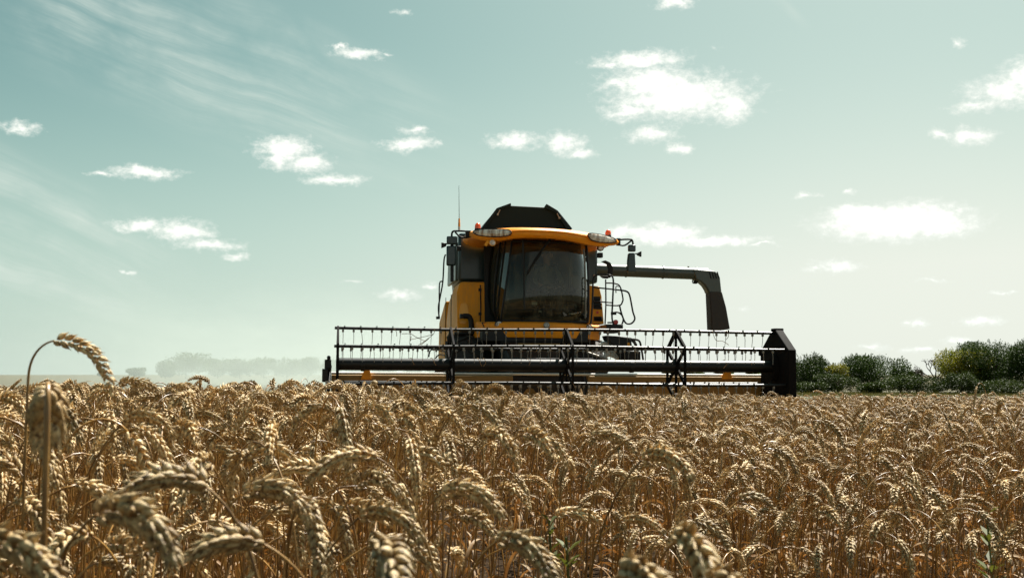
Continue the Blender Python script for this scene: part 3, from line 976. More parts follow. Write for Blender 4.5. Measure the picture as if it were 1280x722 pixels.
def build_reel():
    t = MB()
    t.tube([V(XL, 0, RZ + 0.008), V(XR, 0, RZ + 0.008)], 0.094, 28)
    for k in range(5):
        x = XL + 0.4 + k * 1.4
        t.lathe(V(x, 0, RZ), (1, 0, 0), [(-0.03, 0.09), (-0.028, 0.100), (0.028, 0.100), (0.03, 0.09)], 28)
    reel = t.build("reel_tube", M_blacktube, HV, sharp=50)
    angs = [R(90 + 60 * k) for k in range(6)]
    bars = []
    for k, a in enumerate(angs):
        b = MB()
        y, z = RR * math.cos(a), RZ + RR * math.sin(a)
        # the bars are a little bent, as old ones are
        pts = [V(XL - 0.03 + (XR - XL + 0.06) * i / 16, y, z - 0.012 * math.sin(math.pi * i / 16 * 2.3 + k)) for i in range(17)]
        b.tube(pts, 0.0235, 10)
        for i in range(28):                                   # bolts and clamps on the bar
            x = XL + 0.12 + i * 0.243
            b.box((x, y, z + 0.026), (0.022, 0.03, 0.014))
        bars.append(b.build("reel_bar", M_blacktube, reel))
    xs = [XL + 0.02] + [L(px, 457, 0).x for px in (563, 708, 845)]
    for xi, x in enumerate(xs):
        s = MB()
        w = 0.05
        P = [V(x, RR * math.cos(a), RZ + RR * math.sin(a)) for a in angs]
        for k in range(6):
            s.bar(P[k], P[(k + 1) % 6], 0.072 if k in (0, 5, 2, 3) else 0.055, 0.03, up=(1, 0, 0))
            c = V(x, 0, RZ)
            s.bar(c + (P[k] - c) * 0.16, P[k], 0.062, 0.025, up=(1, 0, 0))
        s.lathe(V(x, 0, RZ), (1, 0, 0), [(-0.022, 0.13), (0.022, 0.13)], 18)
        s.build("reel_spider", M_matte, reel)
    # the wide dark end shield of the reel drive
    e = MB()
    xx = XR + 0.02
    e.prism([V(xx, -0.60, 0.52), V(xx, 0.60, 0.52), V(xx, 0.62, 1.50), V(xx, 0.10, RZ + 0.60), V(xx, -0.06, RZ + 0.60), V(xx, -0.60, 1.50)], (0.13, 0, 0))
    e.box((xx + 0.065, 0.62, 1.48), (0.16, 0.10, 0.10))
    e.box((xx + 0.065, 0.02, RZ + 0.60), (0.16, 0.16, 0.05))
    e.lathe(V(xx - 0.02, 0, RZ), (1, 0, 0), [(-0.04, 0.20), (0.02, 0.24)], 20)
    e.build("reel_end_shield", M_matte, HV, bevel=0.012)
    # tines
    tm = MB()
    tm.box((0, 0, -0.035), (0.030, 0.03, 0.05))
    tm.tube([V(0, 0, -0.04), V(0.002, -0.006, -0.13), V(0.0, 0.012, -0.245)], [0.0052, 0.0045, 0.004], 6)
    tm.lathe(V(-0.014, 0, -0.045), (1, 0, 0), [(0, 0.021), (0.028, 0.021)], 10)
    me = tm.mesh("tine", M_steel)
    rest = MB()
    r = random.Random(5)
    for k, a in enumerate(angs):
        y, z = RR * math.cos(a), RZ + RR * math.sin(a)
        n = 46
        for i in range(n):
            x = XL + 0.09 + i * 0.148 + r.uniform(-0.02, 0.02)
            if x > XR - 0.02: continue
            ry, rx = r.gauss(0, 0.05), r.gauss(0, 0.08)
            if k in (0, 2):                                    # top bar and front upper bar: every tine an object
                o = link_mesh("tine", me, reel, (x, y, z))
                o.rotation_euler = (rx, ry, 0)
            else:
                mt = Matrix.Translation(V(x, y, z)) @ Euler((rx, ry, 0)).to_matrix().to_4x4()
                rest.add([mt @ Vector(v) for v in tm.v], tm.f)
    o = rest.build("tine", M_steel, reel)
    tag(o, kind='stuff')
    # arm that carries the reel on each side
    for x in (XL - 0.10, XR + 0.20):
        s = MB()
        s.tube([V(x, 0.0, RZ - 0.02), V(x, 0.55, 1.16), V(x, 0.93, 1.12)], 0.035, 8)
        s.build("reel_arm", M_black, HV)
build_reel()

# feeder house and chassis
def build_chassis():
    f = MB()
    f.prism([V(-0.60, 0.99, 0.55), V(-0.60, 0.99, 1.22), V(-0.60, 1.6, 1.45), V(-0.60, 3.3, 1.95), V(-0.60, 3.3, 1.35)], (1.20, 0, 0))
    f.box((0, 0.98, 1.30), (1.5, 0.03, 0.14))
    f.build("feeder_house", M_black, HV, bevel=0.02)
    s = MB()
    s.box((0.0, 1.3, 1.52), (1.9, 0.05, 0.05))
    s.box((0.05, 1.7, 1.60), (0.9, 0.04, 0.06))
    s.build("feeder_rail", M_dusty_yellow, HV)
    c = MB()
    c.box((0.03, 4.0, 1.55), (1.8, 1.4, 0.75)); c.box((0.03, 5.8, 1.45), (1.5, 3.2, 0.7)); c.box((0.03, 3.6, 0.98), (2.0, 0.35, 0.35))
    c.box((0.03, 2.95, 1.78), (1.9, 1.1, 0.22))
    c.box((0.05, 7.4, 0.75), (2.2, 0.25, 0.25))
    c.build("chassis", M_black, HV, bevel=0.02)
    for x, y, rd, w in ((-1.10, 3.55, 0.93, 0.58), (1.10, 3.55, 0.93, 0.58), (-1.05, 7.4, 0.62, 0.40), (1.15, 7.4, 0.62, 0.40)):
        t = MB()
        t.lathe(V(x, y, rd), (1, 0, 0), [(-w * .5, rd * .62), (-w * .52, rd * .80), (-w * .42, rd * .95), (0, rd * .965), (w * .42, rd * .95), (w * .52, rd * .80), (w * .5, rd * .62)], 40)
        for k in range(22):
            for sgn in (-1, 1):
                a = 2 * math.pi * (k + (0.5 if sgn > 0 else 0)) / 22
                p0 = V(x, y + rd * 0.965 * math.cos(a), rd + rd * 0.965 * math.sin(a))
                a2 = a + 0.20
                p1 = V(x + sgn * w * .5, y + rd * 0.93 * math.cos(a2), rd + rd * 0.93 * math.sin(a2))
                t.bar(p0, p1, 0.05, 0.07, up=(0, math.cos(a), math.sin(a)))
        wo = t.build("wheel", M_rubber, HV)
        rm = MB()
        rm.lathe(V(x, y, rd), (1, 0, 0), [(-w * .48, rd * .61), (-w * .30, rd * .55), (-w * .1, rd * .2), (w * .1, rd * .2), (w * .30, rd * .55), (w * .48, rd * .61)], 30)
        rm.build("rim", M_yellow, wo)
build_chassis()

# body: tank and side panels
YB = 3.55
def build_body():
    a = L(573, 352, YB); b = L(754, 355, YB)
    zt = a.z
    xl, xr = a.x, L(741, 355, YB).x
    # lower yellow side with its rounded shoulder, seen from the front on the left
    y = MB()
    def ring(yy, x0, x1, z0, z1, rad=0.28):
        pts = [V(x1, yy, z0), V(x0, yy, z0)]
        for k in range(7):
            an = R(180 - 90 * k / 6)
            pts.append(V(x0 + rad + rad * math.cos(an), yy, z1 - rad + rad * math.sin(an)))
        pts.append(V(x1, yy, z1))
        return pts
    y.loft([ring(YB, xl, xl + 0.55, 1.42, zt, .10), ring(YB + 0.5, xl - 0.04, xl + 0.55, 1.30, zt, .16), ring(YB + 2.0, xl + 0.03, xl + 0.55, 1.15, zt - 0.03, .30), ring(YB + 4.3, xl + 0.22, xl + 0.60, 1.2, zt - 0.25, .35)])
    yo = y.build("side_panel", M_yellow, HV, bevel=0.01)
    yo["label"] = "faded yellow side panel with a round shoulder"
    sm = MB()
    for yy in (YB + 0.9, YB + 1.9):
        sm.box((xl - 0.036, yy, (zt + 1.2) / 2 - 0.05), (0.012, 0.018, zt - 1.45))
    sm.build("panel_seam", M_black, yo)
    # front corner panel
    f = MB()
    f.prism([L(575, 353, YB - 0.03), L(607, 353, YB - 0.03), L(607, 421, YB - 0.03), L(572, 421, YB - 0.03), L(571, 365, YB - 0.03)], (0, 0.05, 0))
    fo = f.build("corner_panel", M_yellow, HV, bevel=0.012)
    s = MB()
    s.tube(PL([(600.5, 356), (601, 382), (600, 416)], YB - 0.05), 0.012, 6)
    s.box(L(600, 362, YB - 0.05), (0.05, 0.04, 0.05)); s.box(L(600, 392, YB - 0.05), (0.05, 0.04, 0.05))
    s.build("hinge", M_black, fo)
    d = MB()
    d.prism(smooth_path(PL([(576, 381), (584, 381), (585, 402), (574, 402)], YB - 0.045), 4, True), (0, 0.012, 0))
    d.build("bright_plate", M_litpatch, fo)  # added amber patch; the panel's sunlit glow is put into its colour
    # lamp on a short arm before the corner panel
    l = MB()
    l.tube(smooth_path(PL([(579, 395), (586, 395.5), (589, 402), (589, 411)], YB - 0.25), 4), 0.05, 10)
    l.box(L(577, 395, YB - 0.28), (0.06, 0.12, 0.08))
    l.box(L(588, 412, YB - 0.25), (0.30, 0.25, 0.06))
    l.box(L(580, 416, YB - 0.2), (0.36, 0.2, 0.04))
    l.build("work_lamp", M_black, HV, bevel=0.008)
    # upper dark grain tank: front wall seen beside the cab, sides and the lit flank behind the mirror
    g = MB()
    xl2, xr2 = L(573, 320, 3.90).x, L(747.5, 320, 3.90).x
    z0, z1 = L(573, 351, 3.9).z, L(580, 291, 3.9).z
    g.loft([[V(xl2 + q, yy, z0), V(xr2 - q, yy, z0), V(xr2 - q, yy, z1 - k), V(xl2 + q, yy, z1 - k)] for yy, q, k in ((3.9, 0, 0), (5.6, 0.06, 0), (7.7, 0.3, 0.2))])
    go = g.build("grain_tank", M_teal, HV, bevel=0.05)
    g2 = MB()
    zz = L(600, 300, 4.4).z
    g2.prism([V(xl2 - 0.03, 4.1, z0 + 0.02), V(xl2 - 0.03, 5.6, z0 + 0.02), V(xl2 - 0.03, 5.5, zz - 0.35), V(xl2 - 0.03, 4.15, zz - 0.08)], (0.06, 0, 0))
    g2.build("lit_flank_sheet", M_auger, go, bevel=0.02)  # added paler sheet; sky light on the tank's flank painted as its colour
    # bolts
    for px, py in ((742.5, 344), (737, 400)):
        b2 = MB(); b2.lathe(L(px, py, 3.88), (0, -1, 0), [(0, 0.022), (0.02, 0.018)], 10); b2.build("bolt", M_steel, go)
    # folded tank cover above the roof
    yc = 4.6
    c = MB()
    fr = PL([(601, 286), (622, 260), (637, 256.8), (680, 258.8), (698, 263.4), (716, 286)], yc)
    bk = [p + V(0.0, 2.0, -0.06) for p in fr]
    c.loft([fr, bk])
    co = c.build("tank_cover", M_cover, HV, bevel=0.015)
    for pp in ([(601.5, 285.5), (621, 260), (638.6, 253.6), (639, 257), (623.5, 262.5), (607, 285.5)], [(713, 286), (697, 262.8), (683.3, 254.6), (680, 259.4), (695, 266), (708, 286)]):
        k = MB(); k.prism(PL(pp, yc - 0.07), (0, 0.05, 0)); k.build("cover_flap", M_cover, co, bevel=0.006)
    for px, py in ((622, 268), (699, 272.5)):
        k = MB(); k.lathe(L(px, py, yc - 0.08), (0, -1, 0), [(0, 0.024), (0.03, 0.020)], 10)
        k.tube([L(px, py, yc - 0.09), L(px + (3 if px < 650 else -2.5), py - 6, yc - 0.09)], 0.012, 6)
        k.build("latch", M_steel, co)
    # right yellow side: stepped panel with two dark vents
    p = MB()
    ry = 3.0
    p.prism(PL([(734.5, 356), (749, 358), (752, 370), (755, 405), (734.5, 405)], ry), (0, 0.9, 0))
    po = p.build("side_panel", M_yellow, HV, bevel=0.012)
    po["label"] = "yellow side panel with two dark vents"
    for pp in ([(741.5, 370.5), (750, 370.5), (752.5, 386.5), (742, 386)], [(742.5, 395.5), (753, 395.5), (753.5, 401.5), (742.5, 401)]):
        k = MB(); k.prism(PL(pp, ry - 0.012), (0, 0.02, 0))
        a0, a1 = L(pp[0][0], pp[0][1], ry), L(pp[2][0], pp[2][1], ry)
        for j in range(1, 4):
            z = a0.z + (a1.z - a0.z) * j / 4
            k.box(((a0.x + a1.x) / 2, ry - 0.018, z), (abs(a1.x - a0.x) * 0.8, 0.02, 0.012), (0.5, 0, 0))
        k.build("vent", M_black, po)
    k = MB(); k.lathe(L(746.8, 390.3, ry - 0.002), (0, -1, 0), [(0, 0.026), (0.006, 0.026)], 16)
    ko = k.build("warning_sticker", M_yellow, po)
    k2 = MB(); q = L(746.8, 390.3, ry - 0.010); k2.lathe(q, (0, -1, 0), [(0, 0.024), (0.002, 0.024)], 16); k2.build("sticker_ring", M_red, ko)
    # rear hood
    h = MB()
    h.prism([V(-1.05, 7.6, 1.0), V(-1.05, 9.1, 1.3), V(-1.05, 8.9, 2.3), V(-1.05, 7.6, 2.7)], (2.2, 0, 0))
    h.build("straw_hood", M_yellow, HV, bevel=0.04)
build_body()

# cab
YC = 2.45
def build_cab():
    # glass: strongly curved at the sides
    lft = [(641, 301), (638, 325), (634.5, 350), (631, 375), (628.5, 390), (627, 400)]
    rear = [(618, 303), (614, 325), (611.5, 350), (611, 375), (614, 390), (622, 400)]
    rgt = [(731, 304), (733, 325), (734, 350), (734, 375), (734, 390), (733, 402)]
    def curve(pp, v):
        k = v * (len(pp) - 1); i = min(int(k), len(pp) - 2); f = k - i
        return pp[i][0] + (pp[i + 1][0] - pp[i][0]) * f, pp[i][1] + (pp[i + 1][1] - pp[i][1]) * f
    rows = []
    NV, NU = 14, 26
    def glass_pt(u, v):
        (ax, ay), (bx, by) = curve(lft, v), curve(rgt, v)
        q = 2 * u - 1
        ly = YC + (0.12 * abs(q) ** 2.2 if q < 0 else 0.15 * abs(q) ** 3.0) - 0.10 * math.sin(math.pi * v)
        # spacing bunches at the rim where it turns the corner
        uu = 0.5 + 0.5 * math.copysign(abs(q) ** 0.90, q)
        return L(ax + (bx - ax) * uu, ay + (by - ay) * uu, ly)
    for j in range(NV + 1):
        rows.append([glass_pt(i / NU, j / NV) for i in range(NU + 1)])
    g = MB(); g.grid(rows)
    cab = MB()
    # shell: floor, back, roof lining, corner posts
    lo, hi = rows[-1], rows[0]
    xl, xr = L(611, 375, 3.55).x, rows[7][-1].x
    zb, zt = L(670, 404, YC).z, L(670, 297, YC).z
    yb = 3.86
    cab.box(((xl + xr) / 2, (YC + yb) / 2 + 0.2, zb - 0.05), (xr - xl + 0.06, yb - YC - 0.3, 0.10))
    cab.box(((xl + xr) / 2, yb - 0.02, (zb + zt) / 2 + 0.02), (xr - xl + 0.06, 0.05, zt - zb + 0.1))
    co = cab.build("cab", M_inside, HV, bevel=0.01)
    xl = L(611, 375, 3.55).x
    # left: the flared door glass between the windscreen post and the rear post, split by the door's frame
    front = [r_[0] for r_ in rows]
    back = [L(*curve(rear, k / NV), 3.55) for k in range(NV + 1)]
    sp = MB(); sp.tube([p + V(-0.012, 0.02, 0) for p in front], 0.020, 8); sp.build("door_post", M_black, co)
    sp = MB(); sp.tube([p + V(-0.03, 0.03, 0) for p in back], 0.050, 10); sp.build("rear_post", M_black, co)
    w = MB(); w.grid([[a + (b - a) * (k / 6) + V(-0.03 * math.sin(math.pi * k / 6), 0, 0) for k in range(7)] for a, b in zip(front, back)]); w.build("side_window", M_glass, co)
    sp = MB(); sp.tube([a + (b - a) * 0.52 + V(-0.045, 0, 0) for a, b in zip(front, back)], 0.018, 8); sp.tube([a + (b - a) * 0.30 + V(-0.035, 0, 0) for a, b in zip(front, back)], 0.010, 8)
    sp.build("door_frame", M_black, co)
    # right
    edge = [r_[-1] for r_ in rows]
    sp = MB(); sp.tube([p + V(0.015, 0.03, 0) for p in edge], 0.036, 10); sp.build("door_post", M_black, co)
    sp = MB(); sp.tube([p + V(-0.035, -0.03, 0) for p in edge[1:-1]], 0.014, 8); sp.build("lit_edge_tube", M_steel, co)  # pale tube added in place of the sunlit edge of the post
    sp = MB(); sp.bar(V(xr, yb - 0.05, zb), V(xr, yb - 0.05, zt), 0.10, 0.10); sp.build("rear_post", M_black, co)
    w = MB(); w.grid([[p, V(p.x, yb - 0.12, p.z)] for p in edge]); w.build("side_window", M_darkglass, co)
    # black rubber sill below and rail above
    s = MB(); s.tube([p + V(0, 0.0, -0.012) for p in lo], 0.022, 8); s.tube([p + V(0, 0.02, 0.0) for p in hi], 0.03, 8)
    s.build("glass_seal", M_black, co)
    g.build("windscreen", M_glass, co)
    # dark rounded corner at the lower left of the glass
    k = MB(); k.prism(PL([(605, 305), (616, 305), (611, 330), (609.5, 372), (613, 392), (622, 402), (606, 402)], 3.50), (0, 0.04, 0)); k.build("corner_trim", M_black, co)
    # orange nose below the glass
    n = MB()
    top = PL([(600, 401), (612, 402), (640, 402.2), (680, 402.8), (715, 404), (735, 405), (756, 405.5)], YC)
    rings = []
    for i, p in enumerate(top):
        q = abs(i - 3) / 3.0
        y0 = YC - 0.16 + 0.50 * q ** 2.4
        zb2 = L(0, 414.5 + i * 0.3, YC).z
        z1 = p.z + 0.005
        rings.append([V(p.x, y0 + 0.10, z1), V(p.x, y0 + 0.02, z1 - 0.03), V(p.x, y0, (z1 + zb2) / 2), V(p.x, y0 + 0.04, zb2), V(p.x, y0 + 0.6, zb2), V(p.x, y0 + 0.6, z1)])
    n.loft(rings)
    no = n.build("nose_panel", M_orange, HV, bevel=0.006, sharp=25)
    for px, py, rr in ((623.5, 406.2, 0.070), (736.5, 409.5, 0.055)):
        k = MB(); c = L(px, py, YC + 0.02 if px < 700 else YC + 0.05)
        k.lathe(c, (0, -1, 0), [(-0.05, rr * 1.12), (0.015, rr * 1.12), (0.02, rr * 0.95)], 20)
        ho = k.build("headlight", M_black, no)
        k = MB(); k.lathe(c + V(0, -0.02, 0), (0, -1, 0), [(0, rr * 0.9), (0.012, rr * 0.7), (0.018, 0.01)], 20)
        k.build("lens", M_lens, ho)
    for pp, ly in (([(602, 402.5), (609, 402.5), (615, 407), (615, 412), (606, 411.5)], YC + 0.16), ([(743, 409), (754, 406.5), (753, 412.5), (744, 415)], YC + 0.26)):
        k = MB(); k.prism(PL(pp, ly), (0, 0.05, 0)); ko = k.build("turn_signal", M_black, no, bevel=0.006)
        cc = sum(PL(pp, ly - 0.012), Vector()) / len(pp)
        k = MB(); k.prism([cc + (p - cc) * 0.75 for p in PL(pp, ly - 0.012)], (0, 0.03, 0)); k.build("lens", M_orange, ko)
    # round maker's badge: silver disc with a leaf-like device
    c = L(683.2, 406.4, YC - 0.165)
    k = MB(); k.lathe(c, (0, -1, 0), [(0, 0.055), (0.012, 0.055), (0.016, 0.048)], 24); bo = k.build("badge", M_steel, no)
    k = MB()
    for sx in (-1, 0, 1):
        k.prism([c + V(sx * 0.012, -0.0175, -0.034), c + V(sx * 0.030 - 0.007, -0.0175, 0.0), c + V(sx * 0.028, -0.0175, 0.034), c + V(sx * 0.030 + 0.007, -0.0175, 0.0)], (0, 0.003, 0))
    k.build("badge_device", M_white, bo)
    # wipers
    w = MB()
    w.tube(PL([(690, 296.5), (678, 312), (668, 327), (658, 342)], YC - 0.15), 0.014, 6)
    w.tube(PL([(686, 299), (673, 317), (663, 333)], YC - 0.16), 0.008, 6)
    w.tube(PL([(653.5, 299), (654.5, 330), (655.5, 386)], YC - 0.135), 0.017, 6)
    w.box(L(690, 297.5, YC - 0.14), (0.12, 0.06, 0.06))
    w.build("wiper", M_black, co)
    # inside: seat, steering column and wheel, console, monitor
    sx = L(684, 350, 3.2).x
    s = MB()
    s.box((sx, 3.20, zb + 0.42), (0.50, 0.50, 0.14)); s.box((sx, 3.50, zb + 0.80), (0.48, 0.14, 0.72), (0.12, 0, 0)); s.box((sx, 3.55, zb + 1.23), (0.28, 0.10, 0.18))
    s.box((sx, 3.22, zb + 0.18), (0.34, 0.40, 0.36))
    for q in (-1, 1): s.box((sx + q * 0.31, 3.22, zb + 0.64), (0.08, 0.36, 0.06))
    s.build("driver_seat", M_seat, co, bevel=0.03)
    s = MB()
    s.tube([V(sx, 2.62, zb), V(sx, 2.80, zb + 0.62)], 0.035, 10)
    cw = V(sx, 2.80, zb + 0.64)
    nrm = V(0, 0.35, 0.94).normalized(); ux = V(1, 0, 0); uy = nrm.cross(ux)
    ringp = [cw + (ux * math.cos(2 * math.pi * i / 28) + uy * math.sin(2 * math.pi * i / 28)) * 0.21 for i in range(28)]
    s.tube(ringp, 0.018, 8, True)
    for i in (0, 9, 19): s.tube([cw, ringp[i]], 0.014, 6)
    s.build("steering_wheel", M_black, co)
    s = MB()
    s.box((sx + 0.48, 3.05, zb + 0.50), (0.20, 0.60, 0.16)); s.box((sx + 0.45, 2.75, zb + 0.78), (0.18, 0.05, 0.24), (0.3, 0, 0)); s.box((sx - 0.1, 2.56, zb + 0.06), (0.9, 0.10, 0.14))
    s.tube([V(sx + 0.46, 2.9, zb + 0.55), V(sx + 0.45, 2.82, zb + 0.74)], 0.02, 6)
    s.build("console", M_inside, co, bevel=0.015)
    for px, py, wd, hg in ((668, 379, .10, .05), (676, 389, .08, .03), (705, 384, .06, .08), (715, 392, .12, .03)):
        k = MB(); k.box(L(px, py, 2.78), (wd, 0.02, hg), (0.3, 0, 0)); k.build("instrument", M_white if px != 705 else M_auger, co)
    return sx, zb
SX, ZB = build_cab()

# roof
def build_roof():
    st = [(587.5, 289.5, 295.0, 2.62), (593, 287.0, 297.5, 2.42), (602, 285.6, 299.8, 2.30), (614, 284.8, 301.0, 2.22), (628, 284.0, 300.0, 2.14), (640, 283.2, 297.8, 2.06), (655, 283.0, 296.6, 2.00),
          (672, 283.3, 296.8, 1.98), (690, 284.0, 297.6, 1.99), (706, 285.2, 299.0, 2.03), (720, 286.8, 301.8, 2.10), (733, 288.8, 305.0, 2.18), (746, 291.0, 307.2, 2.27), (758, 293.2, 307.2, 2.36), (768, 295.8, 306.4, 2.50), (774, 299.0, 304.5, 2.70)]
    rings = []
    for px, y0, y1, yf in st:
        t, b = L(px, y0, yf), L(px, y1, yf)
        h = t.z - b.z
        x = t.x
        yb = 3.75
        rings.append([V(x, yf + 0.16, b.z + 0.02), V(x, yf + 0.05, b.z), V(x, yf, b.z + h * 0.22), V(x, yf + 0.00, b.z + h * 0.55), V(x, yf + 0.05, b.z + h * 0.85), V(x, yf + 0.16, t.z),
                      V(x, yf + 0.5, t.z + 0.03), V(x, 3.2, t.z + 0.03), V(x, yb, t.z - 0.02), V(x, yb, b.z + 0.04), V(x, 3.0, b.z + 0.05)])
    r = MB(); r.loft(rings)
    ro = r.build("cab_roof", M_orange, HV, sharp=50)
    # moulded groove lip along the front edge
    lip = MB()
    lip.tube([q[3] + V(0, 0.0, 0.012) for q in rings[4:12]], 0.016, 8)
    lip.build("roof_lip", M_orange, ro)
    for pts, yo in (([(592, 288.8), (600, 286.6), (618, 286.4), (634, 286.9), (639, 290.0), (636, 294.2), (620, 296.0), (602, 294.8), (594, 292.4)], (2.42, 2.05)),
                    ([(735, 292.4), (741, 291.6), (756, 294.2), (767, 297.8), (770.5, 300.6), (768, 303.2), (752, 303.0), (740, 300.2), (736, 296.0)], (2.16, 2.52))):
        xs = [p[0] for p in pts]
        fr = []
        for px, py in smooth_path([V(p[0], p[1], 0) for p in pts], 4, True) and [(q.x, q.y) for q in smooth_path([V(p[0], p[1], 0) for p in pts], 4, True)]:
            u = (px - min(xs)) / (max(xs) - min(xs))
            fr.append(L(px, py, yo[0] + (yo[1] - yo[0]) * u - 0.035))
        c = sum(fr, Vector()) / len(fr)
        m = MB()
        m.loft([[p + V(0, 0.12, 0) for p in fr], fr, [c + (p - c) * 0.85 + V(0, -0.022, 0) for p in fr], [c + (p - c) * 0.4 + V(0, -0.034, 0) for p in fr]])
        lo = m.build("roof_light", M_lens, ro, sharp=60)
        b = MB(); b.tube([p + V(0, -0.004, 0) for p in fr], 0.010, 6, True); b.build("bezel", M_black, lo)
    for px, py, ly in ((597.2, 285.8, 2.60), (760.2, 294.2, 2.60)):
        c = L(px, py, ly)
        k = MB(); k.lathe(c + V(0, 0, -0.06), (0, 0, 1), [(0, 0.06), (0.065, 0.055)], 16); bo = k.build("beacon", M_black, ro)
        k = MB(); k.lathe(c, (0, 0, 1), [(0.005, 0.054), (0.05, 0.054), (0.085, 0.042), (0.105, 0.018), (0.108, 0.004)], 18); k.build("beacon_dome", M_amber, bo)
    # small work lamps under the eaves
    for px, py, ly, dark in ((615.6, 303.2, 2.20, False), (750.8, 309.6, 2.45, True)):
        c = L(px, py, ly)
        k = MB(); k.lathe(c + V(0, 0.08, 0), (0, -1, 0), [(0, 0.035), (0.05, 0.060), (0.085, 0.060)], 18)
        k.tube([c + V(0, 0.05, 0), c + V(0, 0.10, 0.10)], 0.014, 6)
        ko = k.build("work_lamp", M_black if dark else M_yellow, ro)
        k = MB(); k.lathe(c + V(0, -0.005, 0), (0, -1, 0), [(0, 0.050), (0.012, 0.036), (0.014, 0.004)], 18); k.build("lens", M_lens, ko)
    k = MB(); k.box(L(608.5, 304.0, 2.24), (0.05, 0.05, 0.10), (0, 0.6, 0)); k.build("lamp_bracket", M_yellow, ro)
    k = MB(); k.box(L(750, 319, 2.5), (0.09, 0.10, 0.09)); k.build("camera_housing", M_black, ro, bevel=0.012)
    # antenna
    k = MB()
    k.tube([L(574, 289, 2.9), L(574, 283, 2.9)], 0.022, 8)
    ao = k.build("antenna", M_white, HV)
    k = MB(); k.tube([L(574, 283.5, 2.9), L(574, 273, 2.9)], [0.022, 0.014], 8); k.build("antenna_coil", M_yellow, ao)
    k = MB(); k.tube([L(574, 273.5, 2.9), L(573.6, 232, 2.9)], [0.006, 0.003], 6); k.build("antenna_whip", M_black, ao)
build_roof()

# mirrors with their arms
def rbox(mb, pp, ly, dep):
    mb.prism(smooth_path(PL(pp, ly), 3, True), (0, dep, 0))
def build_mirrors():
    a = MB()
    ly = 2.75
    a.tube(smooth_path(PL([(587, 291), (582, 289), (570, 288.6), (565.5, 290), (564.5, 296)], ly), 4), 0.018, 8)
    a.tube(smooth_path(PL([(586, 296.5), (576, 296.5), (569, 290)], ly), 3), 0.016, 8)
    a.box(L(585, 292.5, ly), (0.09, 0.08, 0.12))
    a.tube(PL([(565, 300), (565, 352)], ly + 0.03), 0.030, 8)
    a.tube(PL([(557, 305), (563, 304)], ly), 0.014, 6)
    ao = a.build("mirror_arm", M_black, HV)
    m = MB(); m.box(L(564.8, 300.4, ly), (0.185, 0.09, 0.145)); m.build("mirror", M_teal, ao, bevel=0.02)
    m = MB(); m.box(L(563.8, 319.6, ly), (0.165, 0.09, 0.355)); m.build("mirror", M_teal, ao, bevel=0.025)
    m = MB(); m.prism(PL([(552, 302.8), (558, 304), (558, 307.5), (552, 309.8)], ly), (0, 0.08, 0)); m.build("side_lamp", M_black, ao, bevel=0.008)
    m = MB(); m.box(L(573.5, 310.5, ly + 0.2), (0.075, 0.1, 0.085)); m.build("side_lamp", M_black, ao, bevel=0.012)
    a = MB()
    ly = 2.75
    a.tube(smooth_path(PL([(774, 299.5), (784, 299), (790, 300), (791.3, 306)], ly), 4), 0.018, 8)
    a.tube(smooth_path(PL([(774, 306), (781, 306.5), (789.5, 300.5)], ly), 3), 0.016, 8)
    a.box(L(773, 302.4, ly), (0.06, 0.08, 0.13))
    a.tube(PL([(794, 317), (798, 317)], ly), 0.012, 6)
    ao = a.build("mirror_arm", M_black, HV)
    m = MB(); m.box(L(789.7, 310.2, ly), (0.135, 0.09, 0.125)); m.build("mirror", M_teal, ao, bevel=0.02)
    m = MB(); m.prism(PL([(786, 316), (794, 316), (795.2, 340), (784.4, 340), (784.8, 325)], ly), (0, 0.09, 0)); m.build("mirror", M_teal, ao, bevel=0.02)
    m = MB(); m.prism(PL([(797, 316), (802, 313.5), (802, 320.8), (797, 318.5)], ly), (0, 0.07, 0)); m.build("side_lamp", M_black, ao, bevel=0.006)
    # thin handrail and hook at the far left flank
    k = MB()
    k.tube(smooth_path(PL([(553.5, 352), (549.5, 354), (549, 380), (548.5, 396)], 4.2), 4), 0.014, 6)
    k.tube(smooth_path(PL([(557, 318), (555, 325), (553.5, 352), (550, 372), (548, 384), (549, 397)], 4.4), 4), 0.016, 6)
    k.box(L(547.5, 397, 4.4), (0.07, 0.06, 0.05))
    k.build("flank_rail", M_black, HV)
build_mirrors()

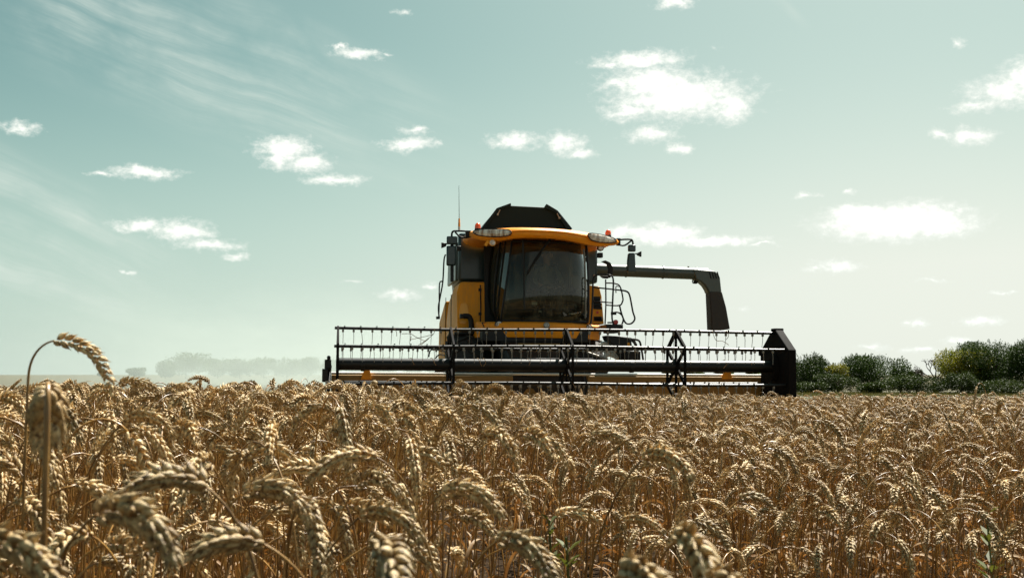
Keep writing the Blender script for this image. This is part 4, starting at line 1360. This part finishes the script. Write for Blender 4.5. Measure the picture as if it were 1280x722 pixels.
# access steps' rails and platform on the right
def build_rails():
    ly = 2.35
    k = MB()
    def tb(pp, r, y=ly, cl=False, sm=5):
        pts = PL(pp, y)
        k.tube(smooth_path(pts, sm, cl), r, 8, cl)
    tb([(738.5, 405), (740, 388), (741, 365), (741.5, 349), (745.5, 344), (752, 343), (762, 344), (766.5, 349), (766, 372), (765, 396), (767, 406)], 0.016)
    tb([(741, 359), (757, 360.5), (775, 362.5)], 0.013)
    tb([(741, 376), (757, 377.5), (766, 378)], 0.013)
    tb([(757, 349), (757.3, 380), (756.3, 405)], 0.013)
    k2 = k; r1 = k.build("handrail", M_black, HV)
    k = MB()
    tb([(757, 353.5), (768, 354), (775, 358), (778.5, 372), (778, 377), (774, 381.5), (757, 381)], 0.014, ly + 0.25)
    tb([(775, 362.5), (783, 364), (787, 369), (791, 389), (793.5, 398), (790, 403.5), (785, 404.5), (781, 402), (777, 392), (774.5, 382)], 0.016, ly + 0.25)
    tb([(765.5, 391), (772, 390), (777.5, 394), (779, 400), (776, 407), (770, 408.3), (765, 408)], 0.015, ly + 0.25)
    tb([(770, 366), (770, 358), (774, 358)], 0.010, ly + 0.22, sm=3)
    k.box(L(767, 391.5, ly + 0.2), (0.09, 0.06, 0.05)); k.box(L(764, 403, ly + 0.2), (0.13, 0.05, 0.025))
    k.build("ladder_rail", M_black, HV)
    k = MB(); k.lathe(L(769.3, 402.5, ly + 0.12), (0, -1, 0), [(0, 0.045), (0.03, 0.045), (0.035, 0.03)], 16); k.build("rear_reflector", M_red, HV)
    k = MB()
    k.box(L(762, 410, ly + 0.3), (0.30, 0.8, 0.11)); k.box(L(764, 414.5, ly + 0.1), (0.20, 0.4, 0.05))
    k.build("platform", M_black, HV, bevel=0.012)
    # crescent cradle of the auger
    k = MB()
    outer = [(752, 326.5), (757, 325), (763, 328), (766.5, 334), (766, 341), (763, 347)]
    inner = [(758, 347), (760.5, 341), (761, 335.5), (759, 330.5), (755.5, 328)]
    k.prism(PL(outer + inner, 3.8), (0, 0.08, 0)); k.prism(PL([(750, 344.5), (763, 344.5), (760, 348), (754, 347.5)], 3.5), (0, 0.06, 0))
    k.build("auger_cradle", M_black, HV, bevel=0.006)
    # coupler block and hoses right of the feeder house
    k = MB()
    k.prism(PL([(758, 419), (772, 419.5), (786, 421.5), (789, 424), (793, 450), (780, 450), (770, 436), (760, 424)], 1.15), (0, 0.35, 0))
    k.box(L(790, 446, 1.1), (0.24, 0.22, 0.20))
    bo = k.build("hose_coupler", M_black, HV, bevel=0.012)
    q = MB(); q.prism(PL([(784, 428), (787, 428), (788, 434), (785, 435)], 1.12), (0, 0.02, 0)); q.build("coupler_tag", M_yellow, bo)
    for pp in ([(787, 424), (793, 424), (799, 426), (801.5, 434), (804, 450)], [(789, 425), (794, 431), (797, 450)], [(778, 424), (788, 423), (795, 430), (797.5, 446), (799, 455)]):
        q = MB(); q.tube(smooth_path(PL(pp, 1.25), 5), 0.018, 8); q.build("hose", M_rubber, bo)
    # uneven white plate and drive shaft beside the feeder house
    q = MB()
    pp = [(750, 430), (753, 426.5), (761, 426), (766, 429), (768, 434), (771, 433), (775, 440), (774, 450), (768, 447), (762, 445), (754, 450), (757, 441), (751, 435)]
    q.prism(PL(pp, 1.35), (0, 0.12, 0)); q.build("white_plate", M_white, HV, bevel=0.02)
    q = MB(); q.tube([L(733, 440, 1.2), L(760, 449, 1.1)], 0.02, 8); q.build("drive_shaft", M_steel, HV)
    # hydraulic pipes along the left of the feeder house
    q = MB()
    for pp in ([(536, 446), (538, 438), (545, 437), (560, 440)], [(544, 448), (549, 443), (556, 444)], [(600, 421), (604, 432), (603, 446)]):
        q.tube(smooth_path(PL(pp, 1.1), 5), 0.012, 6)
    q.build("hydraulic_pipe", M_rubber, HV)
build_rails()

# unloading auger
def build_auger():
    ly = 4.6
    a, b = L(735, 336.5, ly), L(884, 342.6, ly)
    t = MB()
    r = 0.118
    t.tube([a, b], r, 28)
    for px in (782, 828, 870):
        c = a + (b - a) * ((px - 735) / 149.0)
        d = (b - a).normalized()
        t.lathe(c, d, [(-0.012, r), (-0.010, r + 0.012), (0.010, r + 0.012), (0.012, r)], 28)
    to = t.build("unloading_auger", M_auger, HV, sharp=50)
    k = MB(); k.lathe(L(860.5, 334.0, ly), (0, 0, 1), [(-0.03, 0.02), (0.02, 0.02)], 8); k.build("auger_bolt", M_steel, to)
    # elbow: chamfered box turning down
    fr = PL([(866, 336.3), (886, 337.4), (893, 338.4), (898, 341), (900.5, 347), (902.5, 366), (886, 366.5), (884.5, 362), (881, 356.5), (876, 352), (870, 349.8)], ly - 0.13)
    e = MB(); e.prism(fr, (0, 0.26, 0))
    eo = e.build("auger_elbow", M_auger, to, bevel=0.03)
    for j in range(4):
        k = MB(); k.tube([L(887 + j * 3.2, 339.5, ly - 0.137), L(889 + j * 3.4, 348, ly - 0.137)], 0.010, 6); k.build("elbow_rib", M_black, eo)
    s = MB()
    s.loft([[p + V(0, q, 0) for p, q in zip(PL([(887, 364), (902.5, 364), (902.5, 364), (887, 364)], ly - 0.14), (0, 0, .28, .28))],
            [p + V(0, q, 0) for p, q in zip(PL([(888.5, 388), (908, 384), (908, 384), (888.5, 388)], ly - 0.15), (0, 0, .30, .30))],
            [p + V(0, q, 0) for p, q in zip(PL([(890, 414.5), (912.8, 411), (912.8, 411), (890, 414.5)], ly - 0.16), (0, 0, .32, .32))]])
    s.build("auger_spout", M_spout, to, bevel=0.02)
    k = MB(); k.tube(smooth_path(PL([(865.5, 350), (866, 353.5), (869, 354)], ly), 3), 0.010, 6); k.ball(L(869.5, 352.5, ly), (0.05, 0.04, 0.035)); k.build("auger_lamp", M_black, to)
build_auger()

# dry stems caught on the reel bars
def caught(pp_list, label, name="dry_straw"):
    m = MB()
    for pp in pp_list:
        m.tube(smooth_path(PL(pp, -0.04), 4), 0.0045, 5)
    o = m.build(name, M_blade)
    o.matrix_world = MC
    tag(o, label, "straw")
caught([[(543, 411), (542, 417), (531, 426), (523, 431)], [(542, 417), (533, 420), (514, 424)], [(531, 426), (520, 421), (513, 417), (502, 417)], [(536, 423), (526, 431)], [(514, 420), (513, 426)]],
       "tangle of dry branching straw caught on the reel's top bar at the left")
caught([[(890, 413), (895, 425), (903, 426), (911, 431)]], "single thin straw hanging from the reel's top bar at the right")

rs = random.Random(21)
for k in range(16):                              # short straws lying over the reel's bars and tube
    px = rs.uniform(430, 940)
    py = rs.choice((413, 434, 434, 449, 478)) + (px - 700) * 0.006
    a = rs.uniform(-0.5, 0.5)
    ln = rs.uniform(5, 11)
    m = MB()
    m.tube(smooth_path([L(px - ln * 0.3, py + 0.4 - a * 2, -0.02 - RR * (0.85 if py > 420 else 0)), L(px, py - 0.6, -0.03 - RR * (0.85 if py > 420 else 0)), L(px + ln * 0.25, py + ln * 0.5, -0.05 - RR * (0.85 if py > 420 else 0)), L(px + ln * (0.3 + a), py + ln, -0.05 - RR * (0.85 if py > 420 else 0))], 3), 0.0045, 4)
    o = m.build("dry_straw", M_blade)
    o.matrix_world = MC
    tag(o, "short bent straw draped over a bar of the black reel", "straw", "short straws caught on the reel")

# ------------------------------------------------------------------ driver
def build_driver():
    zb = ZB
    sx = SX
    J = {  # joints: (x, y, z, r), facing -y
        'pelvis': (0, 3.26, zb + 0.55, .135), 'waist': (0, 3.27, zb + 0.72, .125), 'chest': (0, 3.27, zb + 0.92, .145), 'neck0': (0, 3.26, zb + 1.08, .075), 'neck': (0, 3.24, zb + 1.14, .058),
        'head0': (0, 3.22, zb + 1.20, .078), 'head1': (0, 3.21, zb + 1.28, .095), 'head2': (0, 3.22, zb + 1.36, .070),
        'shl': (-.18, 3.27, zb + 1.03, .065), 'ell': (-.25, 3.10, zb + 0.80, .048), 'wrl': (-.16, 2.90, zb + 0.70, .034), 'hal': (-.15, 2.84, zb + 0.69, .036),
        'shr': (.18, 3.27, zb + 1.03, .065), 'elr': (.25, 3.10, zb + 0.80, .048), 'wrr': (.16, 2.90, zb + 0.70, .034), 'har': (.15, 2.84, zb + 0.69, .036),
        'hpl': (-.10, 3.22, zb + 0.55, .095), 'knl': (-.15, 2.84, zb + 0.56, .068), 'anl': (-.14, 2.78, zb + 0.14, .045), 'tol': (-.14, 2.66, zb + 0.06, .038),
        'hpr': (.10, 3.22, zb + 0.55, .095), 'knr': (.15, 2.84, zb + 0.56, .068), 'anr': (.14, 2.78, zb + 0.14, .045), 'tor': (.14, 2.66, zb + 0.06, .038)}
    E = [('pelvis', 'waist'), ('waist', 'chest'), ('chest', 'neck0'), ('neck0', 'neck'), ('neck', 'head0'), ('head0', 'head1'), ('head1', 'head2'), ('chest', 'shl'), ('shl', 'ell'), ('ell', 'wrl'), ('wrl', 'hal'),
         ('chest', 'shr'), ('shr', 'elr'), ('elr', 'wrr'), ('wrr', 'har'), ('pelvis', 'hpl'), ('hpl', 'knl'), ('knl', 'anl'), ('anl', 'tol'), ('pelvis', 'hpr'), ('hpr', 'knr'), ('knr', 'anr'), ('anr', 'tor')]
    # fingers
    for s, q in ((-1, 'hal'), (1, 'har')):
        hx, hy, hz, _ = J[q]
        for k in range(5):
            f0, f1 = f"{q}f{k}a", f"{q}f{k}b"
            J[f0] = (hx + s * (-0.03 + 0.015 * k), hy - 0.035, hz + 0.012 - (0.02 if k == 0 else 0), .010)
            J[f1] = (hx + s * (-0.03 + 0.015 * k), hy - 0.055, hz - 0.018, .009)
            E += [(q, f0), (f0, f1)]
    names = list(J)
    me = bpy.data.meshes.new("person")
    me.from_pydata([(J[n][0] + sx, J[n][1], J[n][2]) for n in names], [(names.index(a), names.index(b)) for a, b in E], [])
    o = bpy.data.objects.new("person", me)
    COL.objects.link(o)
    md = o.modifiers.new("skin", 'SKIN'); md.use_smooth_shade = True
    sk = me.skin_vertices[0].data
    for i, n in enumerate(names):
        sk[i].radius = (J[n][3], J[n][3]); sk[i].use_root = (n == 'pelvis')
    ss = o.modifiers.new("sub", 'SUBSURF'); ss.levels = 1; ss.render_levels = 1
    dg = bpy.context.evaluated_depsgraph_get()
    body = bpy.data.meshes.new_from_object(o.evaluated_get(dg))
    bpy.data.objects.remove(o)
    skin = paint("skin", (0.45, 0.25, 0.17), 0.55, dirt=0.1)
    shirt = paint("check_shirt", (0.20, 0.20, 0.18), 0.85, dirt=0.6, dirt_col=(0.10, 0.12, 0.12), scale=14)
    trous = paint("dark_trousers", (0.03, 0.035, 0.05), 0.85, dirt=0.2)
    hair = paint("dark_hair", (0.03, 0.022, 0.016), 0.6, dirt=0.1)
    for m in (skin, shirt, trous, hair): body.materials.append(m)
    for p in body.polygons:
        c = p.center
        z = c.z - zb
        i = 1
        if z < 0.66 and abs(c.x - sx) < 0.24 and not (c.y < 2.96 and z > 0.635): i = 2
        if z > 1.11: i = 3 if (z > 1.33 or (c.y > 3.25 and z > 1.2)) else 0
        if c.y < 2.93 and 0.635 < z < 0.8: i = 0
        p.material_index = i
        p.use_smooth = True
    root = empty("person")
    root.matrix_world = MC @ Matrix.Translation(V(sx, 3.2, ZB))
    bo = link_mesh("body", body, root)
    bo.location = (-sx, -3.2, -ZB)
    fc = MB()
    base = V(0, 3.21, zb + 1.285) - V(0, 3.2, ZB)
    fc.ball(base + V(0, -0.10, -0.01), (0.014, 0.022, 0.024), 8, 6)
    for s in (-1, 1):
        fc.ball(base + V(s * 0.095, 0.01, 0.0), (0.012, 0.022, 0.032), 8, 6)
    fc.box(base + V(0, -0.085, -0.055), (0.045, 0.02, 0.010))
    fo = fc.build("face", skin, root)
    ey = MB()
    for s in (-1, 1): ey.ball(base + V(s * 0.033, -0.088, 0.015), (0.013, 0.010, 0.008), 8, 6)
    ey.build("eye", hair, fo)
    tag(root, "driver in a pale checked shirt seated at the wheel behind the cab's dark windscreen", "person")
build_driver()

# ------------------------------------------------------------------ hedges, trees
def leaf_cloud(lobes, n, size, seed, top_sprigs=0, shell=0.55):
    """many small leaf faces through the volume of overlapping uneven lobes"""
    r = np.random.default_rng(seed)
    w = np.array([(l[3] * l[4] * l[5]) ** 0.67 for l in lobes]); w = w / w.sum()
    k = r.choice(len(lobes), n, p=w)
    Lb = np.array(lobes)[k]
    d = r.normal(size=(n, 3)); d /= np.linalg.norm(d, axis=1)[:, None]
    # clumps: pull directions toward random clump centres
    rad = shell + (1 - shell) * r.random(n) ** 0.6
    ph = np.sin(d[:, 0] * 7 + k * 1.3) * np.sin(d[:, 1] * 6 + k) * np.sin(d[:, 2] * 8 + k * 2.1)
    rad *= 1.0 + 0.22 * ph + 0.06 * r.normal(size=n)
    p = Lb[:, :3] + d * rad[:, None] * Lb[:, 3:6]
    if top_sprigs:
        m = top_sprigs
        kk = r.choice(len(lobes), m, p=w)
        dd = r.normal(size=(m, 3)); dd[:, 2] = np.abs(dd[:, 2]) + 0.5; dd /= np.linalg.norm(dd, axis=1)[:, None]
        st = np.array(lobes)[kk][:, :3] + dd * np.array(lobes)[kk][:, 3:6] * 0.92
        ext = []
        for i in range(m):
            ln = r.uniform(0.1, 0.32) * max(lobes[kk[i]][5], 0.4)
            up = norm(dd[i] * 0.5 + np.array([r.normal() * 0.25, r.normal() * 0.25, 1.0]))
            for q in range(9):
                ext.append(st[i] + up * ln * q / 8 + r.normal(size=3) * size * 0.3)
        p = np.concatenate([p, np.array(ext)])
    p = p[p[:, 2] > 0.02]
    n = len(p)
    a = r.normal(size=(n, 3)); a /= np.linalg.norm(a, axis=1)[:, None]
    b = np.cross(a, r.normal(size=(n, 3))); b /= np.linalg.norm(b, axis=1)[:, None]
    s = size * r.uniform(0.6, 1.3, n)[:, None]
    vs = np.concatenate([p - a * s, p + b * s * 0.45, p + a * s, p - b * s * 0.45], axis=1).reshape(-1, 3)
    mb = MB()
    mb.v = [tuple(x) for x in vs]
    mb.f = [(4 * i, 4 * i + 1, 4 * i + 2, 4 * i + 3) for i in range(n)]
    return mb

def raw_mesh(mb, name, mat):
    me = bpy.data.meshes.new(name)
    me.from_pydata(mb.v, [], mb.f)
    me.materials.append(mat)
    return me

def limbs(mb, h, r0, seed, spread=0.5, n=5, base=0.25):
    r = random.Random(seed)
    mb.tube(smooth_path([V(0, 0, 0), V(r.uniform(-.05, .05) * h, 0, h * 0.35), V(r.uniform(-.08, .08) * h, 0, h * 0.8)], 4), [r0 * (1 - 0.75 * i / 8) for i in range(9)], 8)
    for i in range(n):
        z = h * r.uniform(base, 0.6)
        a = r.uniform(0, 6.28)
        e = V(math.cos(a) * spread * h * r.uniform(.5, 1), math.sin(a) * spread * h * r.uniform(.5, 1), z + h * r.uniform(0.15, 0.4))
        mb.tube([V(0, 0, z), V(e.x * 0.5, e.y * 0.5, z + (e.z - z) * 0.65), e], [r0 * .5, r0 * .3, r0 * .12], 6)

def bush(px, Y, wpx, top_py, label, mat, seed, n=11000, leaf=0.055, group="bushes in the hedgerow", depth=1.0, squat=1.0, sprigs=140, name="bush", cat="bush"):
    """bush standing on the verge; width and top measured off the photograph"""
    sc = Y / F
    c = at_depth(px, 468, Y)
    w = wpx * sc * 1.28
    h = 1.1 + (468 - top_py) * sc
    n = int(n * 1.7)
    r = random.Random(seed)
    root = empty(name, (c.x, Y, 0.0))
    tag(root, label, cat, group)
    lobes = [(0, 0, h * 0.5, w * 0.40, w * 0.38 * depth, h * 0.44)]
    for i in range(9):
        a = r.uniform(0, 6.28); q = r.uniform(0.15, 0.40) * w
        z = h * r.uniform(0.25, 0.80)
        s = r.uniform(0.12, 0.27)
        lobes.append((q * math.cos(a), q * math.sin(a) * depth, z, w * s, w * s * depth, min(h * 0.30, h - z) * 0.95))
    raw = raw_mesh(leaf_cloud(lobes, n, leaf, seed, sprigs, 0.45), "foliage", mat)
    link_mesh("foliage", raw, root)
    tb = MB(); limbs(tb, h * 0.85, 0.05 * h ** 0.5, seed, 0.35, 6, 0.08)
    tb.build("stems", M_bark, root)
    return root

bush(1012, 74, 58, 441, "dark green hedge bush immediately right of the header's end shield", M_leafdark, 31, 11000)
bush(1043, 73, 26, 455, "small yellow green bush between the two dark hedge bushes", M_leafyellow, 32, 4000)
bush(1096, 75, 78, 443, "rounded dark bush with a spiky top standing alone left of the bare tree", M_leafdark, 33, 12000)
bush(1145, 74.5, 16, 462, "tiny pale sapling bush just left of the bare tree", M_leafscrub, 34, 1500, sprigs=20)
bush(1203, 71, 52, 434, "yellow green bush at the left end of the tall dark hedge", M_leafyellow, 35, 10000, squat=1)
bush(1243, 70, 66, 425, "tall dark green bush in the thick hedge right of the yellow green one", M_leafdark, 36, 14000, sprigs=90)
bush(1288, 68, 60, 423, "large bright leaved bush cut by the right edge of the picture", M_leafdark, 37, 13000, sprigs=80)
bush(1218, 72, 44, 437, "dark bush filling in between the yellow green bush and the tall dark one", M_leafdark, 38, 8000)
bush(1340, 67, 70, 428, "dark hedge bush beyond the bright leaved bush at the right", M_leafdark, 39, 8000)
for i, (px, w, tp, y) in enumerate(((1008, 34, 476, 70), (1048, 40, 466, 71), (1086, 30, 477, 68.5), (1126, 46, 466, 70), (1166, 52, 469, 69.5), (1202, 40, 463, 67.5), (1252, 56, 472, 66.5))):
    lab = ("low scrub bush at the foot of the bush beside the end shield", "low scrub bush under the small yellow green bush", "low scrub bush under the rounded spiky bush", "low scrub bush under the pale sapling",
           "low scrub bush at the foot of the bare tree", "low scrub bush under the yellow green bush", "low scrub bush under the tall dark bush")[i]
    bush(px, y, w, tp, lab, M_leafscrub, 50 + i, 3600, 0.05, "low scrub along the hedge foot", sprigs=20)

def bare_tree():
    Y = 73.5
    c = at_depth(1169, 468, Y)
    root = empty("bare_tree", (c.x, Y, 0.0))
    tag(root, "small leafless brown tree with flat spreading branches in the hedge gap", "tree")
    r = random.Random(3)
    tk = MB()
    h = 1.1 + (468 - 449) * Y / F
    fork = V(0.0, 0, h * 0.42)
    tk.tube([V(0.12, 0, 0), V(0.05, 0, h * 0.25), fork], [0.09, 0.08, 0.07], 8)
    tk.build("trunk", M_bark, root)
    br = MB()
    def grow(p, d, ln, rad, k):
        q = p + d * ln
        mid = p + d * ln * 0.5 + V(r.uniform(-.05, .05), r.uniform(-.05, .05), 0.03)
        br.tube([p, mid, q], [rad, rad * 0.8, rad * 0.6], 5)
        if k == 0: return
        for _ in range(3 if k > 2 else 2):
            nd = V(d.x + r.uniform(-.8, .8), d.y + r.uniform(-.6, .6), d.z * 0.7 + r.uniform(-.15, .55)).normalized()
            if q.z + nd.z * ln * .7 > h: nd.z = 0.02; nd.normalize()
            grow(q, nd, ln * r.uniform(.5, .75), rad * 0.6, k - 1)
    for dx, dz in ((-0.9, 0.5), (-0.45, 0.9), (0.15, 1.0), (0.55, 0.8), (-0.7, 0.25), (0.8, 0.55)):
        grow(fork - V(0, 0, 0.1), V(dx, r.uniform(-.3, .3), dz).normalized(), 0.62, 0.05, 4)
    br.build("branches", M_bark, root)
bare_tree()

def far_tree(px, Y, wpx, top_py, label, seed, n=4500, group="trees far across the field"):
    sc = Y / F
    c = at_depth(px, 468, Y)
    w = wpx * sc; h = 1.1 + (468 - top_py) * sc
    r = random.Random(seed)
    root = empty("tree", (c.x, Y, 0.0))
    tag(root, label, "tree", group)
    lobes = [(0, 0, h * 0.55, w * 0.42, w * 0.35, h * 0.42)]
    for i in range(10):
        a = r.uniform(0, 6.28); q = r.uniform(0.15, 0.36) * w
        z = h * r.uniform(0.30, 0.80); s = r.uniform(0.14, 0.24)
        lobes.append((q * math.cos(a), q * math.sin(a), z, w * s, w * s, min(h * 0.24, h - z)))
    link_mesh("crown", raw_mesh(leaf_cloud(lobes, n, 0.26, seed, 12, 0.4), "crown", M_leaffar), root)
    tb = MB(); limbs(tb, h * 0.8, 0.16, seed, 0.3, 6, 0.2)
    tb.build("trunk", M_bark, root)
FT = [(232, 330, 66, 439, "tallest far tree, rounded, standing free at the left end of the wood"),
      (207, 335, 30, 450, "smaller far tree leaning against the left of the tallest one"),
      (171, 420, 26, 459, "small lone far tree left of the wood on the skyline"),
      (129, 480, 18, 464.5, "tiniest far tree or bush alone on the skyline at the left"),
      (272, 345, 40, 448, "hazy far tree just right of the tallest one"),
      (300, 340, 36, 447, "first full far tree in the middle of the dusty wood"),
      (330, 335, 40, 445.5, "dark far tree at the highest point of the middle wood"),
      (358, 338, 34, 446, "second dark far tree in the middle of the wood"),
      (385, 342, 38, 446, "far tree just left of the reel's end"),
      (412, 348, 38, 448, "far tree seen past the reel's left end"),
      (447, 350, 36, 450, "far tree seen between the reel bars near their left end"),
      (482, 350, 40, 447, "dark far tree seen between the reel bars under the caught straw"),
      (516, 352, 36, 450, "far tree seen between the reel bars left of the cab"),
      (548, 355, 34, 451, "far tree half hidden by the harvester's left flank"),
      (838, 420, 24, 459, "low far tree on the skyline under the large reel spider"),
      (868, 420, 30, 460, "low far tree on the skyline right of the large reel spider"),
      (905, 425, 30, 458, "low far tree on the skyline below the auger spout"),
      (941, 400, 24, 459, "low far tree just left of the end shield")]
for i, a in enumerate(FT): far_tree(a[0], a[1], a[2], a[3], a[4], 70 + i)

# rough grass along the verge
def verge_grass():
    r = np.random.default_rng(9)
    n = 26000
    x = r.uniform(12, 46, n); y = r.uniform(60, 72, n)
    h = r.uniform(0.05, 0.16, n) * (1 + 1.2 * (r.random(n) > 0.93))
    a = r.uniform(0, 6.28, n); w = r.uniform(0.01, 0.022, n)
    lx, ly = r.normal(0, .06, n), r.normal(0, .06, n)
    p0 = np.stack([x - np.cos(a) * w, y - np.sin(a) * w, np.zeros(n)], 1)
    p1 = np.stack([x + np.cos(a) * w, y + np.sin(a) * w, np.zeros(n)], 1)
    p2 = np.stack([x + lx, y + ly, h], 1)
    mb = MB()
    mb.v = [tuple(q) for q in np.stack([p0, p1, p2], 1).reshape(-1, 3)]
    mb.f = [(3 * i, 3 * i + 1, 3 * i + 2) for i in range(n)]
    o = link_mesh("grass", raw_mesh(mb, "grass", M_grass))
    tag(o, "rough yellow green grass along the foot of the hedge", "grass", kind='stuff')
verge_grass()

# ------------------------------------------------------------------ dust thrown up behind the machine
def dust():
    m = bpy.data.materials.new("harvest_dust")
    m.use_nodes = True
    t = NT(m.node_tree)
    m.node_tree.nodes.clear()
    out = t.n("ShaderNodeOutputMaterial")
    pv = t.n("ShaderNodeVolumePrincipled")
    pv.inputs["Color"].default_value = (0.54, 0.61, 0.575, 1)
    pv.inputs["Anisotropy"].default_value = 0.25
    pos = t.n("ShaderNodeNewGeometry").outputs["Position"]
    cen, rad = (-19.0, 105.0, 0.5), (28.0, 62.0, 9.0)
    nd = t.n("ShaderNodeVectorMath", operation='MULTIPLY_ADD')
    t.put(nd.inputs[0], pos)
    nd.inputs[1].default_value = tuple(1 / q for q in rad)
    nd.inputs[2].default_value = tuple(-c / q for c, q in zip(cen, rad))
    fall = t.ss(t.vm('LENGTH', nd.outputs[0]), 1.0, 0.05)
    ns = t.noise(t.vm('MULTIPLY', pos, (0.13, 0.05, 0.34)), 1.0, 4.0, 0.6)
    t.put(pv.inputs["Density"], t.math('MULTIPLY', t.math('MULTIPLY', fall, t.ss(ns, 0.25, 0.70, 0.08, 1.0)), 0.037))
    m.node_tree.links.new(pv.outputs[0], out.inputs["Volume"])
    mb = MB()
    mb.box((cen[0], cen[1], 4.85), (2 * rad[0], 2 * rad[1], 9.6))
    o = mb.build("dust_cloud", m)
    tag(o, "pale dust drifting low over the field behind the harvester", "dust", kind='stuff')
    m.cycles.volume_step_rate = 1.0
dust()
